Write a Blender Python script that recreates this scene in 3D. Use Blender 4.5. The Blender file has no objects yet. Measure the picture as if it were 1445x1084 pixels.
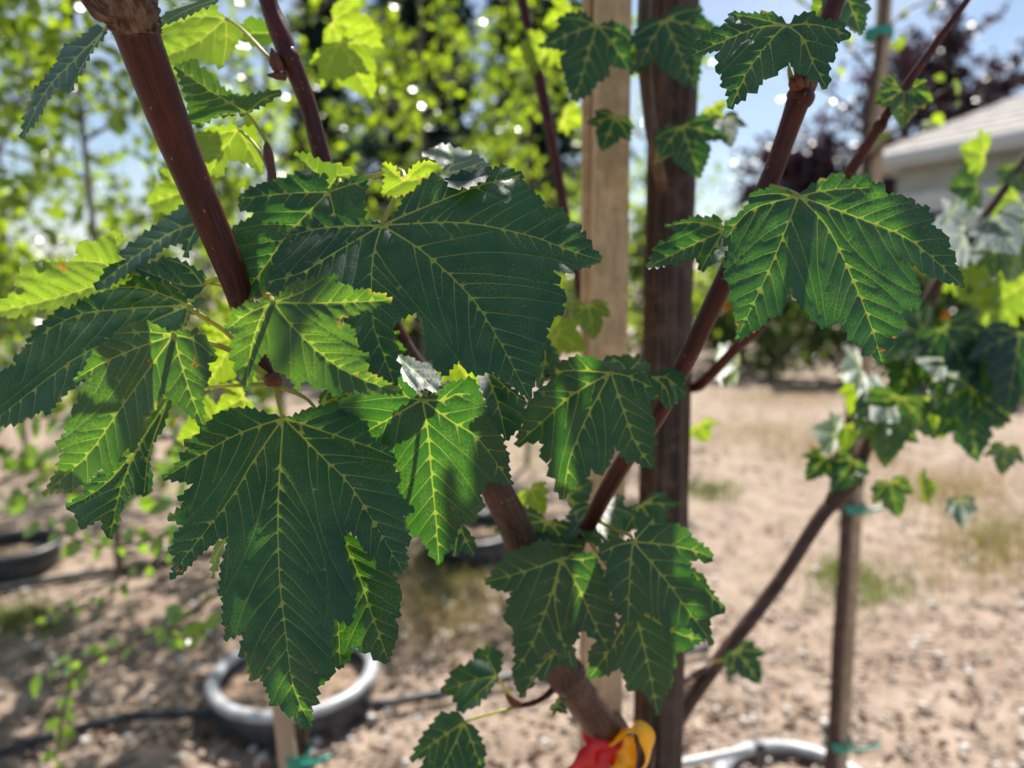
import bpy, bmesh, math, random
import numpy as np
from mathutils import Vector, Matrix
from mathutils.geometry import delaunay_2d_cdt

# ------------------------------------------------------------------ camera, sky, sun, exposure
W, H, FPX = 1445.0, 1084.0, 1043.6
PITCH = math.radians(8.0)
CAMZ = 1.10
SC = bpy.context.scene
COL = SC.collection
cam_d = bpy.data.cameras.new('camera')
cam = bpy.data.objects.new('camera', cam_d)
COL.objects.link(cam)
cam.location = (0, 0, CAMZ)
cam.rotation_euler = (math.radians(90) - PITCH, 0, 0)
cam_d.lens = 26.0
cam_d.sensor_width = 36.0
cam_d.clip_start = 0.01
cam_d.clip_end = 2000
cam_d.dof.use_dof = True
cam_d.dof.focus_distance = 0.365
cam_d.dof.aperture_fstop = 5.0
SC.camera = cam

SUN_EL, SUN_AZ = math.radians(54), math.radians(14)      # azimuth from +Y towards +X
world = bpy.data.worlds.new('World')
SC.world = world
world.use_nodes = True
wn, wl = world.node_tree.nodes, world.node_tree.links
wn.clear()
w_out = wn.new('ShaderNodeOutputWorld')
w_bg = wn.new('ShaderNodeBackground')
w_sky = wn.new('ShaderNodeTexSky')
w_sky.sky_type = 'NISHITA'
w_sky.sun_disc = False
w_sky.sun_elevation = SUN_EL
w_sky.sun_rotation = SUN_AZ
w_sky.air_density = 1.0
w_sky.dust_density = 0.6
w_sky.ozone_density = 1.0
w_bg.inputs['Strength'].default_value = 0.070
# thin summer cloud, the same all over the sky
w_tc = wn.new('ShaderNodeTexCoord')
w_map = wn.new('ShaderNodeMapping')
w_map.inputs['Scale'].default_value = (1.6, 1.6, 4.5)
w_noise = wn.new('ShaderNodeTexNoise')
w_noise.inputs['Scale'].default_value = 1.7
w_noise.inputs['Detail'].default_value = 7
w_noise.inputs['Roughness'].default_value = 0.58
w_ramp = wn.new('ShaderNodeValToRGB')
w_ramp.color_ramp.elements[0].position = 0.42
w_ramp.color_ramp.elements[1].position = 0.72
w_mix = wn.new('ShaderNodeMixRGB')
w_mix.inputs['Color2'].default_value = (7.0, 7.6, 8.6, 1)
w_mul = wn.new('ShaderNodeMath'); w_mul.operation = 'MULTIPLY'
w_mul.inputs[1].default_value = 0.6
wl.new(w_tc.outputs['Generated'], w_map.inputs['Vector'])
wl.new(w_map.outputs['Vector'], w_noise.inputs['Vector'])
wl.new(w_noise.outputs['Fac'], w_ramp.inputs['Fac'])
wl.new(w_ramp.outputs['Color'], w_mul.inputs[0])
wl.new(w_mul.outputs[0], w_mix.inputs['Fac'])
wl.new(w_sky.outputs['Color'], w_mix.inputs['Color1'])
wl.new(w_mix.outputs['Color'], w_bg.inputs['Color'])
wl.new(w_bg.outputs['Background'], w_out.inputs['Surface'])

sun_d = bpy.data.lights.new('sun', 'SUN')
sun_d.energy = 5.0
sun_d.angle = math.radians(0.53)
sun_d.color = (1.0, 0.95, 0.87)
sun = bpy.data.objects.new('sun', sun_d)
COL.objects.link(sun)
SUNV = Vector((math.sin(SUN_AZ) * math.cos(SUN_EL), math.cos(SUN_AZ) * math.cos(SUN_EL), math.sin(SUN_EL)))
sun.rotation_euler = SUNV.to_track_quat('Z', 'Y').to_euler()
sun.location = SUNV * 30

SC.view_settings.view_transform = 'Standard'
SC.view_settings.look = 'None'
SC.view_settings.exposure = 0.88
SC.view_settings.gamma = 1.0
SC.render.engine = 'CYCLES'
SC.cycles.use_denoising = True
SC.cycles.max_bounces = 8
SC.cycles.transmission_bounces = 6
SC.cycles.diffuse_bounces = 4
SC.cycles.glossy_bounces = 3
SC.cycles.sample_clamp_indirect = 6

RNG = random.Random(7)

# ------------------------------------------------------------------ pixel helpers
CF = np.array([0, math.cos(PITCH), -math.sin(PITCH)])
CU = np.array([0, math.sin(PITCH), math.cos(PITCH)])
CR = np.array([1.0, 0, 0])
CP = np.array([0, 0, CAMZ])

def ray(x, y):
    return CF + (x - W / 2) / FPX * CR + (H / 2 - y) / FPX * CU

def P(x, y, d):
    return Vector(CP + d * ray(x, y))

def G(x, y, z=0.0):
    r = ray(x, y)
    return Vector(CP + r * ((z - CAMZ) / r[2]))

# ------------------------------------------------------------------ object helpers
def tag(o, label=None, cat=None, group=None, kind=None):
    if label: o['label'] = label
    if cat: o['category'] = cat
    if group: o['group'] = group
    if kind: o['kind'] = kind
    return o

def empty(name, loc, label, cat, group=None):
    o = bpy.data.objects.new(name, None)
    o.empty_display_size = 0.05
    o.location = loc
    COL.objects.link(o)
    return tag(o, label, cat, group)

def wloc(o):
    v = Vector(o.location)
    while o.parent:
        o = o.parent
        v = v + Vector(o.location)
    return v

def mesh_obj(name, verts, faces, mat, parent=None, origin=None, smooth=True):
    """verts in world space; the object's origin is put at `origin`"""
    org = Vector(origin) if origin is not None else (wloc(parent) if parent else Vector((0, 0, 0)))
    va = np.asarray(verts, dtype=float) - np.array(org)
    me = bpy.data.meshes.new(name)
    me.from_pydata(va.tolist(), [], faces if isinstance(faces, list) else faces.tolist())
    if smooth:
        me.polygons.foreach_set('use_smooth', [True] * len(me.polygons))
    me.update()
    if mat: me.materials.append(mat)
    o = bpy.data.objects.new(name, me)
    COL.objects.link(o)
    if parent:
        o.parent = parent
        o.location = org - wloc(parent)
    else:
        o.location = org
    return o

def catmull(pts, n):
    """smooth resample of control points (any dimension)"""
    p = np.asarray(pts, dtype=float)
    if len(p) == 2:
        t = np.linspace(0, 1, n)[:, None]
        return p[0] * (1 - t) + p[1] * t
    p = np.vstack([2 * p[0] - p[1], p, 2 * p[-1] - p[-2]])
    seg = len(p) - 3
    out = []
    for t in np.linspace(0, seg - 1e-6, n):
        i = int(t); f = t - i
        a, b, c, d = p[i], p[i + 1], p[i + 2], p[i + 3]
        out.append(0.5 * (2 * b + (c - a) * f + (2 * a - 5 * b + 4 * c - d) * f * f + (3 * b - a - 3 * c + d) * f ** 3))
    return np.array(out)

def tube_geo(pts, rad, sides=10, n=None, lump=0.0, seed=0, cap=True):
    """pts Nx3, rad N -> verts, faces, uv per vert"""
    ctrl = np.hstack([np.asarray([list(p) for p in pts], float), np.asarray(rad, float)[:, None]])
    n = n or max(4, 6 * (len(pts) - 1))
    s = catmull(ctrl, n)
    c, r = s[:, :3], np.maximum(s[:, 3], 1e-5)
    rg = np.random.RandomState(seed)
    tan = np.gradient(c, axis=0)
    tan /= np.linalg.norm(tan, axis=1)[:, None] + 1e-12
    ref = np.array([0.31, -0.87, 0.38])
    if abs(np.dot(ref, tan[0])) > 0.9: ref = np.array([1.0, 0, 0])
    V = []
    u = ref - tan[0] * np.dot(ref, tan[0]); u /= np.linalg.norm(u)
    for i in range(n):
        u = u - tan[i] * np.dot(u, tan[i]); u /= np.linalg.norm(u)
        w = np.cross(tan[i], u)
        for k in range(sides):
            a = 2 * math.pi * k / sides
            rr = r[i] * (1 + lump * rg.uniform(-1, 1))
            V.append(c[i] + rr * (math.cos(a) * u + math.sin(a) * w))
    F = []
    for i in range(n - 1):
        for k in range(sides):
            k2 = (k + 1) % sides
            F.append((i * sides + k, i * sides + k2, (i + 1) * sides + k2, (i + 1) * sides + k))
    if cap:
        F.append(tuple(range(sides - 1, -1, -1)))
        F.append(tuple((n - 1) * sides + k for k in range(sides)))
    return np.array(V), F

def bark_coords(o, V, sides):
    """attribute 'bk': across the stem in x, y and along it in z, so that grain follows every bend"""
    V = np.asarray(V); n = len(V) // sides
    rings = V[:n * sides].reshape(n, sides, 3)
    cen = rings.mean(1)
    r = np.linalg.norm(rings - cen[:, None], axis=2)
    ln = np.r_[0, np.cumsum(np.linalg.norm(np.diff(cen, axis=0), axis=1))]
    a = np.arange(sides) * 2 * math.pi / sides
    rm = r.mean()
    bk = np.stack([np.broadcast_to(np.cos(a) * rm, r.shape), np.broadcast_to(np.sin(a) * rm, r.shape), np.broadcast_to(ln[:, None], r.shape)], 2)
    at = o.data.attributes.new('bk', 'FLOAT_VECTOR', 'POINT')
    at.data.foreach_set('vector', np.ascontiguousarray(bk.reshape(-1, 3)).ravel())
    return o

def tube(name, pts, rad, mat, parent=None, sides=10, n=None, lump=0.0, seed=0, origin=None):
    V, F = tube_geo(pts, rad, sides, n, lump, seed)
    o = mesh_obj(name, V, F, mat, parent, origin if origin is not None else (None if parent else pts[0]))
    return bark_coords(o, V, sides)

def box_geo(c, ax, ay, az):
    """centre and three half-axis vectors"""
    c, ax, ay, az = [np.array(v, float) for v in (c, ax, ay, az)]
    V = [c + sx * ax + sy * ay + sz * az for sx in (-1, 1) for sy in (-1, 1) for sz in (-1, 1)]
    F = [(0, 1, 3, 2), (4, 6, 7, 5), (0, 4, 5, 1), (2, 3, 7, 6), (0, 2, 6, 4), (1, 5, 7, 3)]
    return V, F

def join_geo(parts):
    V, F = [], []
    for v, f in parts:
        o = len(V)
        V.extend([list(a) for a in v])
        F.extend([tuple(i + o for i in q) for q in f])
    return V, F

def bevel(o, w, seg=2):
    m = o.modifiers.new('bevel', 'BEVEL')
    m.width = w
    m.segments = seg
    m.limit_method = 'ANGLE'
    return o

# ------------------------------------------------------------------ materials
class Nodes:
    def __init__(self, name):
        self.m = bpy.data.materials.new(name)
        self.m.use_nodes = True
        self.t = self.m.node_tree
        self.t.nodes.clear()
        self.out = self.t.nodes.new('ShaderNodeOutputMaterial')
    def n(self, kind, **kw):
        nd = self.t.nodes.new('ShaderNode' + kind)
        for k, v in kw.items():
            if k.startswith('i_'):
                key = k[2:].replace('_', ' ')
                nd.inputs[key].default_value = v
            else:
                setattr(nd, k, v)
        return nd
    def l(self, a, b): self.t.links.new(a, b)
    def mix(self, fac, c1, c2, blend='MIX'):
        nd = self.n('MixRGB', blend_type=blend)
        for s, v in (('Fac', fac), ('Color1', c1), ('Color2', c2)):
            if hasattr(v, 'links') or hasattr(v, 'is_linked'): self.l(v, nd.inputs[s])
            else: nd.inputs[s].default_value = v if not isinstance(v, tuple) else (*v[:3], 1)
        return nd.outputs['Color']
    def math(self, op, a, b=None, clamp=False):
        nd = self.n('Math', operation=op, use_clamp=clamp)
        for i, v in enumerate((a, b)):
            if v is None: continue
            if hasattr(v, 'is_linked'): self.l(v, nd.inputs[i])
            else: nd.inputs[i].default_value = v
        return nd.outputs[0]
    def step(self, v, lo, hi):
        nd = self.n('MapRange', interpolation_type='SMOOTHSTEP')
        self.l(v, nd.inputs['Value'])
        nd.inputs['From Min'].default_value = lo
        nd.inputs['From Max'].default_value = hi
        return nd.outputs['Result']
    def noise(self, vec, scale, detail=3, rough=0.55):
        nd = self.n('TexNoise')
        nd.inputs['Scale'].default_value = scale
        nd.inputs['Detail'].default_value = detail
        nd.inputs['Roughness'].default_value = rough
        if vec is not None: self.l(vec, nd.inputs['Vector'])
        return nd.outputs['Fac']
    def mapped(self, vec, scale):
        nd = self.n('Mapping')
        nd.inputs['Scale'].default_value = scale
        self.l(vec, nd.inputs['Vector'])
        return nd.outputs['Vector']
    def principled(self, color, rough, spec=0.5, bump=None, bstr=0.3, bdist=0.001):
        p = self.n('BsdfPrincipled')
        for s, v in (('Base Color', color), ('Roughness', rough), ('Specular IOR Level', spec)):
            if hasattr(v, 'is_linked'): self.l(v, p.inputs[s])
            else: p.inputs[s].default_value = v if not isinstance(v, tuple) else (*v[:3], 1)
        if bump is not None:
            b = self.n('Bump')
            b.inputs['Strength'].default_value = bstr
            b.inputs['Distance'].default_value = bdist
            self.l(bump, b.inputs['Height'])
            self.l(b.outputs['Normal'], p.inputs['Normal'])
        return p
    def done(self, sh):
        self.l(sh.outputs[0] if hasattr(sh, 'outputs') else sh, self.out.inputs['Surface'])
        return self.m

def mat_simple(name, color, rough=0.6, spec=0.5, var=0.25, scale=20, bstr=0.2, bdist=0.002, stretch=(1, 1, 1)):
    N = Nodes(name)
    tc = N.n('TexCoord')
    v = N.mapped(tc.outputs['Object'], stretch)
    f = N.noise(v, scale, 5)
    dark = tuple(c * (1 - var) for c in color)
    light = tuple(min(1, c * (1 + var)) for c in color)
    c = N.mix(N.step(f, 0.3, 0.7), dark, light)
    return N.done(N.principled(c, rough, spec, f, bstr, bdist))

def mat_leaf_hero():
    """maple blade: UV in metres; Color.r = youth (yellow-green), Color.g = underside shown"""
    N = Nodes('maple_leaf_blade')
    uv = N.n('UVMap', uv_map='leaf')
    oi = N.n('ObjectInfo')
    sep = N.n('SeparateColor'); N.l(oi.outputs['Color'], sep.inputs[0])
    young = sep.outputs[0]
    def vor(scale, lo, hi, rnd=1.0):
        v = N.n('TexVoronoi', feature='DISTANCE_TO_EDGE', voronoi_dimensions='2D')
        v.inputs['Scale'].default_value = scale
        v.inputs['Randomness'].default_value = rnd
        nz = N.n('TexNoise', noise_dimensions='2D'); nz.inputs['Scale'].default_value = scale * 1.1; nz.inputs['Detail'].default_value = 1
        N.l(uv.outputs[0], nz.inputs['Vector'])
        off = N.n('VectorMath', operation='MULTIPLY_ADD')
        N.l(nz.outputs['Color'], off.inputs[0]); off.inputs[1].default_value = (0.35 / scale,) * 3
        N.l(uv.outputs[0], off.inputs[2])
        N.l(off.outputs[0], v.inputs['Vector'])
        return N.math('SUBTRACT', 1.0, N.step(v.outputs['Distance'], lo, hi)), v.outputs['Distance']
    m1, d1 = vor(400, 0.01, 0.13)
    m2, d2 = vor(1000, 0.02, 0.2)
    mask = N.math('MAXIMUM', m1, N.math('MULTIPLY', m2, 0.4))
    mask = N.math('MULTIPLY', mask, N.math('ADD', 0.25, N.math('MULTIPLY', N.step(N.noise(uv.outputs[0], 55, 2), 0.42, 0.6), 0.75)))
    va = N.n('Attribute', attribute_name='veinq')
    vmask = N.math('SUBTRACT', 1.0, N.step(va.outputs['Fac'], 0.45, 1.15))
    vs_ = N.n('Attribute', attribute_name='veins')
    vstr = N.math('MULTIPLY', vmask, vs_.outputs['Fac'])
    vsoft = N.math('SUBTRACT', 1.0, N.step(va.outputs['Fac'], 0.6, 3.2))
    nz = N.noise(uv.outputs[0], 38, 4)
    nz2 = N.noise(uv.outputs[0], 130, 3)
    base = N.mix(N.step(nz, 0.35, 0.7), (0.002, 0.017, 0.022), (0.004, 0.025, 0.028))
    base = N.mix(N.math('MULTIPLY', mask, 0.05), base, (0.05, 0.12, 0.06))
    base = N.mix(N.math('MULTIPLY', vstr, 0.7), base, (0.15, 0.20, 0.055))
    base = N.mix(young, base, (0.10, 0.17, 0.02))
    trans = N.mix(N.step(nz, 0.3, 0.72), (0.013, 0.072, 0.002), (0.024, 0.105, 0.003))
    trans = N.mix(N.math('MAXIMUM', N.math('MULTIPLY', mask, 0.38), N.math('MULTIPLY', vsoft, 0.10)), trans, (0.16, 0.26, 0.03))
    trans = N.mix(vstr, trans, (0.24, 0.30, 0.03))
    trans = N.mix(young, trans, N.mix(vstr, (0.27, 0.38, 0.008), (0.42, 0.46, 0.05)))
    dust = N.math('MULTIPLY', N.step(N.noise(uv.outputs[0], 90, 6, 0.75), 0.56, 0.74), 0.30)
    base = N.mix(dust, base, (0.075, 0.095, 0.075))
    # yellowed margins and rust specks
    ed = N.n('Attribute', attribute_name='edge')
    sp = N.n('Attribute', attribute_name='spot')
    e_y = N.math('MULTIPLY', N.math('SUBTRACT', 1.0, N.step(ed.outputs['Fac'], 0.0, 0.0022)), N.step(nz, 0.56, 0.70))
    base = N.mix(N.math('MULTIPLY', e_y, 0.45), base, (0.22, 0.16, 0.06))
    trans = N.mix(N.math('MULTIPLY', e_y, 0.7), trans, (0.45, 0.36, 0.03))
    speck = N.step(nz2, 0.705, 0.74)
    nz3 = N.noise(uv.outputs[0], 420, 3)
    spot = N.math('MAXIMUM', N.step(N.math('ADD', sp.outputs['Fac'], N.math('MULTIPLY', N.math('SUBTRACT', nz3, 0.5), 2.6)), 0.75, 1.1), N.math('MULTIPLY', speck, 0.6))
    spot = N.math('MULTIPLY', spot, N.math('MAXIMUM', N.step(sp.outputs['Fac'], 0.02, 0.3), speck))
    base = N.mix(spot, base, (0.22, 0.075, 0.02))
    trans = N.mix(spot, trans, (0.42, 0.12, 0.01))
    # paler matt underside
    geo = N.n('NewGeometry')
    bf = geo.outputs['Backfacing']
    base = N.mix(N.math('MULTIPLY', bf, 0.8), base, (0.07, 0.12, 0.05))
    rough = N.math('ADD', 0.38, N.math('ADD', N.math('MULTIPLY', nz2, 0.16), N.math('MULTIPLY', bf, 0.25)))
    hgt = N.math('ADD', N.math('MULTIPLY', N.math('MINIMUM', d1, 0.25), 0.45), N.math('ADD', N.math('MULTIPLY', N.math('MINIMUM', d2, 0.3), 0.12), N.math('ADD', N.math('MULTIPLY', nz2, 0.35), N.math('MULTIPLY', vmask, -0.25))))
    p = N.principled(base, rough, 0.36, hgt, 0.32, 0.0008)
    t = N.n('BsdfTranslucent'); N.l(trans, t.inputs['Color'])
    add = N.n('AddShader'); N.l(p.outputs[0], add.inputs[0]); N.l(t.outputs[0], add.inputs[1])
    return N.done(add)

def mat_thin(name, base, trans, rough=0.4, spec=0.4, var=0.3, scale=30, hue=0.0):
    """plain thin leaf / petal: reflects `base`, lets `trans` through"""
    N = Nodes(name)
    tc = N.n('TexCoord')
    oi = N.n('ObjectInfo')
    at = N.n('Attribute', attribute_name='tint')
    f = N.math('ADD', N.math('MULTIPLY', N.noise(tc.outputs['Object'], scale, 2), 0.5), N.math('MULTIPLY', at.outputs['Fac'], 0.5))
    lo = tuple(c * (1 - var) for c in base); hi = tuple(c * (1 + var) for c in base)
    b = N.mix(N.step(f, 0.2, 0.8), lo, hi)
    lo2 = tuple(c * (1 - var) for c in trans)
    hi2 = (min(.9, trans[0] * (1 + var + hue)), min(.9, trans[1] * (1 + var)), trans[2])
    t = N.n('BsdfTranslucent'); N.l(N.mix(N.step(f, 0.2, 0.8), lo2, hi2), t.inputs['Color'])
    p = N.principled(b, rough, spec)
    add = N.n('AddShader'); N.l(p.outputs[0], add.inputs[0]); N.l(t.outputs[0], add.inputs[1])
    return N.done(add)

def mat_bark(name, c_dark, c_mid, c_spot, rough=0.42, streak=(260, 260, 26), spots=True, bstr=0.35, attr=True):
    N = Nodes(name)
    tc = N.n('Attribute', attribute_name='bk') if attr else N.n('TexCoord')
    v = N.mapped(tc.outputs['Vector' if attr else 'Object'], (1, 1, 1))
    st = N.noise(N.mapped(v, streak), 1.0, 5, 0.6)
    big = N.noise(v, 45, 3)
    c = N.mix(N.step(st, 0.35, 0.68), c_dark, c_mid)
    c = N.mix(N.math('MULTIPLY', N.step(big, 0.45, 0.7), 0.45), c, tuple(x * 1.6 for x in c_mid))
    h = st
    if spots:
        vo = N.n('TexVoronoi'); vo.inputs['Scale'].default_value = 330
        N.l(N.mapped(v, (1, 1, 0.55)), vo.inputs['Vector'])
        wn_ = N.noise(v, 90, 1)
        s = N.math('MULTIPLY', N.math('SUBTRACT', 1.0, N.step(vo.outputs['Distance'], 0.10, 0.2)), N.step(wn_, 0.48, 0.56))
        c = N.mix(s, c, c_spot)
        h = N.math('ADD', st, N.math('MULTIPLY', s, 0.8))
    return N.done(N.principled(c, rough, 0.28, h, bstr, 0.0008))

M = {}
M['leaf'] = mat_leaf_hero()
M['vein'] = mat_thin('leaf_vein', (0.20, 0.26, 0.055), (0.42, 0.46, 0.06), 0.5, 0.3, 0.12, 60)
M['petiole'] = mat_thin('leaf_stalk', (0.30, 0.30, 0.06), (0.30, 0.30, 0.03), 0.4, 0.4, 0.25, 60, 0.2)
M['bark_red'] = mat_bark('young_red_bark', (0.032, 0.007, 0.006), (0.080, 0.016, 0.012), (0.22, 0.14, 0.09), 0.36, (900, 900, 40), True, 0.25)
M['bark_trunk'] = mat_bark('trunk_bark', (0.040, 0.021, 0.017), (0.105, 0.058, 0.043), (0.24, 0.18, 0.13), 0.5, (600, 600, 45), True, 0.4)
M['bark_node'] = mat_bark('peeling_node_bark', (0.035, 0.018, 0.012), (0.20, 0.125, 0.085), (0.45, 0.36, 0.27), 0.75, (420, 420, 160), True, 1.0)
M['bud'] = mat_thin('bud_scale', (0.20, 0.065, 0.030), (0.12, 0.03, 0.01), 0.45, 0.4, 0.5, 200)
M['bark_grey'] = mat_bark('grey_bark', (0.10, 0.075, 0.055), (0.22, 0.17, 0.13), (0.3, 0.25, 0.2), 0.7, (60, 60, 8), False)
M['twig'] = mat_bark('brown_twig', (0.07, 0.04, 0.028), (0.15, 0.095, 0.07), (0.3, 0.22, 0.16), 0.55, (200, 200, 20), False)
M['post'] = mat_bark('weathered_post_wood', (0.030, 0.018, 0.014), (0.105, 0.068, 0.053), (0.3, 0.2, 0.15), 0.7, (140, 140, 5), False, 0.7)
M['stake'] = mat_bark('pale_stake_wood', (0.47, 0.32, 0.175), (0.58, 0.41, 0.25), (0.3, 0.2, 0.15), 0.65, (220, 220, 5), False, 0.3, False)
M['stake_brown'] = mat_bark('brown_stake_wood', (0.34, 0.24, 0.16), (0.48, 0.36, 0.25), (0.3, 0.2, 0.15), 0.7, (90, 90, 4), False, 0.4)
M['tie'] = mat_simple('green_tie_plastic', (0.02, 0.30, 0.22), 0.4, 0.5, 0.15, 50)
M['red'] = mat_thin('red_flagging', (0.55, 0.012, 0.015), (0.45, 0.01, 0.01), 0.35, 0.5, 0.15, 30)
M['yellow'] = mat_thin('yellow_flagging', (0.75, 0.48, 0.005), (0.55, 0.33, 0.0), 0.35, 0.5, 0.1, 30)
M['pot'] = mat_simple('black_pot_plastic', (0.035, 0.038, 0.042), 0.42, 0.5, 0.5, 30, 0.2, 0.002)
M['rim'] = mat_simple('dusty_glare_pot_rim', (0.36, 0.37, 0.39), 0.38, 0.5, 0.25, 30, 0.1, 0.001)  # pale grey paints sun glare on the black plastic, plus some dust
M['hose'] = mat_simple('black_hose', (0.030, 0.032, 0.037), 0.42, 0.5, 0.4, 25)
M['pvc'] = mat_simple('grey_pipe', (0.45, 0.46, 0.47), 0.35, 0.5, 0.15, 25)
M['soil'] = mat_simple('potting_soil', (0.10, 0.065, 0.045), 0.95, 0.2, 0.6, 40, 0.8, 0.01)
M['mulch'] = mat_simple('pot_bark_mulch', (0.28, 0.20, 0.14), 0.9, 0.2, 0.5, 45, 0.9, 0.012)
M['oval'] = mat_thin('oval_leaf', (0.030, 0.065, 0.014), (0.19, 0.30, 0.008), 0.26, 0.5, 0.4, 25, 0.25)
M['oval_dark'] = mat_thin('small_leaf', (0.04, 0.09, 0.025), (0.13, 0.25, 0.012), 0.35, 0.5, 0.4, 25, 0.2)
M['far'] = mat_thin('far_leaf', (0.024, 0.048, 0.018), (0.075, 0.13, 0.010), 0.4, 0.5, 0.45, 4, 0.2)
M['conifer'] = mat_thin('conifer_needles', (0.012, 0.028, 0.024), (0.010, 0.03, 0.012), 0.6, 0.3, 0.4, 4)
M['purple'] = mat_thin('purple_leaf', (0.020, 0.013, 0.022), (0.022, 0.007, 0.012), 0.35, 0.5, 0.4, 4)
M['flower'] = mat_thin('orange_petal', (0.75, 0.22, 0.01), (0.5, 0.15, 0.0), 0.5, 0.3, 0.2, 4)
M['grass'] = mat_thin('grass_blade', (0.13, 0.18, 0.05), (0.16, 0.21, 0.03), 0.5, 0.3, 0.4, 6, 0.3)
M['drygrass'] = mat_thin('dry_grass_blade', (0.30, 0.23, 0.11), (0.22, 0.17, 0.06), 0.6, 0.3, 0.3, 6)
M['chip'] = mat_simple('wood_chip', (0.28, 0.205, 0.15), 0.6, 0.5, 0.6, 9, 0.3, 0.004)
M['stone'] = mat_simple('pale_pebble', (0.5, 0.47, 0.43), 0.6, 0.4, 0.3, 20)
M['roof'] = mat_simple('roof_shingle', (0.33, 0.30, 0.28), 0.8, 0.3, 0.2, 6, 0.5, 0.01)
M['siding'] = mat_simple('pale_siding', (0.50, 0.53, 0.50), 0.6, 0.4, 0.08, 3)
M['trim'] = mat_simple('white_trim', (0.78, 0.79, 0.80), 0.5, 0.4, 0.05, 3)
M['pane'] = mat_simple('dark_window_glass', (0.015, 0.02, 0.03), 0.08, 0.8, 0.2, 1)

def mat_ground():
    N = Nodes('dry_dirt')
    tc = N.n('TexCoord')
    v = tc.outputs['Object']
    a = N.noise(v, 1.1, 5, 0.6)
    b = N.noise(v, 9, 6, 0.65)
    c_ = N.noise(v, 70, 5, 0.7)
    c = N.mix(N.step(b, 0.33, 0.66), (0.185, 0.130, 0.093), (0.355, 0.272, 0.210))
    c = N.mix(N.math('MULTIPLY', N.step(a, 0.47, 0.62), 0.5), c, (0.22, 0.150, 0.105))
    c = N.mix(N.math('MULTIPLY', N.step(c_, 0.52, 0.72), 0.35), c, (0.52, 0.41, 0.32))
    c = N.mix(N.math('MULTIPLY', N.step(c_, 0.50, 0.30), 0.3), c, (0.19, 0.13, 0.09))
    h = N.math('ADD', N.math('MULTIPLY', b, 0.7), N.math('MULTIPLY', c_, 0.5))
    return N.done(N.principled(c, 0.85, 0.35, h, 0.5, 0.006))
M['ground'] = mat_ground()
# ------------------------------------------------------------------ ground and large setting
def build_ground():
    nx, ny = 120, 140
    xs = np.linspace(-1, 1, nx); ys = np.linspace(0, 1, ny)
    V = []
    rg = np.random.RandomState(3)
    ph = rg.uniform(0, 6.28, 12); fx = rg.uniform(-4, 4, 12); fy = rg.uniform(-4, 4, 12)
    for t in ys:
        y = -3 + 8 * t + 400 * t ** 6
        half = 6 + 500 * t ** 6
        for s in xs:
            x = s * half
            z = sum(math.sin(fx[k] * x + fy[k] * y + ph[k]) for k in range(12)) * 0.002
            z *= max(0.0, 1 - y / 14.0) if y > 0 else 1.0
            V.append((x, y, z - 0.012))
    F = [(j * nx + i, j * nx + i + 1, (j + 1) * nx + i + 1, (j + 1) * nx + i) for j in range(ny - 1) for i in range(nx - 1)]
    o = mesh_obj('ground', V, F, M['ground'])
    tag(o, 'dry tan dirt ground strewn with wood chips', None, None, 'structure')
build_ground()

# ------------------------------------------------------------------ maple leaf builder
def in_poly(px, py, poly):
    x, y = poly[:, 0], poly[:, 1]
    x2, y2 = np.roll(x, -1), np.roll(y, -1)
    px = np.asarray(px)[:, None]; py = np.asarray(py)[:, None]
    c = ((y > py) != (y2 > py)) & (px < (x2 - x) * (py - y) / (y2 - y + 1e-12) + x)
    return (c.sum(1) % 2) == 1

def teeth(outline, tips, pitch, amp, rg):
    o = np.array(outline, float)
    x, y = o[:, 0], o[:, 1]
    area = 0.5 * np.sum(x * np.roll(y, -1) - np.roll(x, -1) * y)
    if area < 0: o = o[::-1]
    out = []
    n = len(o)
    tips = np.array(tips, float)
    for i in range(n):
        a, b = o[i], o[(i + 1) % n]
        L = np.linalg.norm(b - a)
        out.append(a)
        if L < pitch * 0.75: continue
        d = (b - a) / L
        nrm = np.array([d[1], -d[0]])                       # outward for positive area in image axes
        k = max(1, int(round(L / pitch)))
        mid = (a + b) / 2
        tip = tips[np.argmin(np.linalg.norm(tips - mid, axis=1))]
        fwd = np.dot(tip - mid, d) > 0
        for j in range(k):
            s0, s1 = j / k, (j + 1) / k
            ap = s0 + (s1 - s0) * (0.74 if fwd else 0.26) + rg.uniform(-.06, .06) / k
            h = amp * rg.uniform(0.45, 1.25) * min(1, L / k / pitch)
            out.append(a + d * L * ap + nrm * h)
            if j < k - 1: out.append(a + d * L * s1 - nrm * h * 0.22)
    res = [out[0]]
    for p in out[1:]:
        if np.linalg.norm(p - res[-1]) > 0.6: res.append(p)
    return np.array(res)

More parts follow.
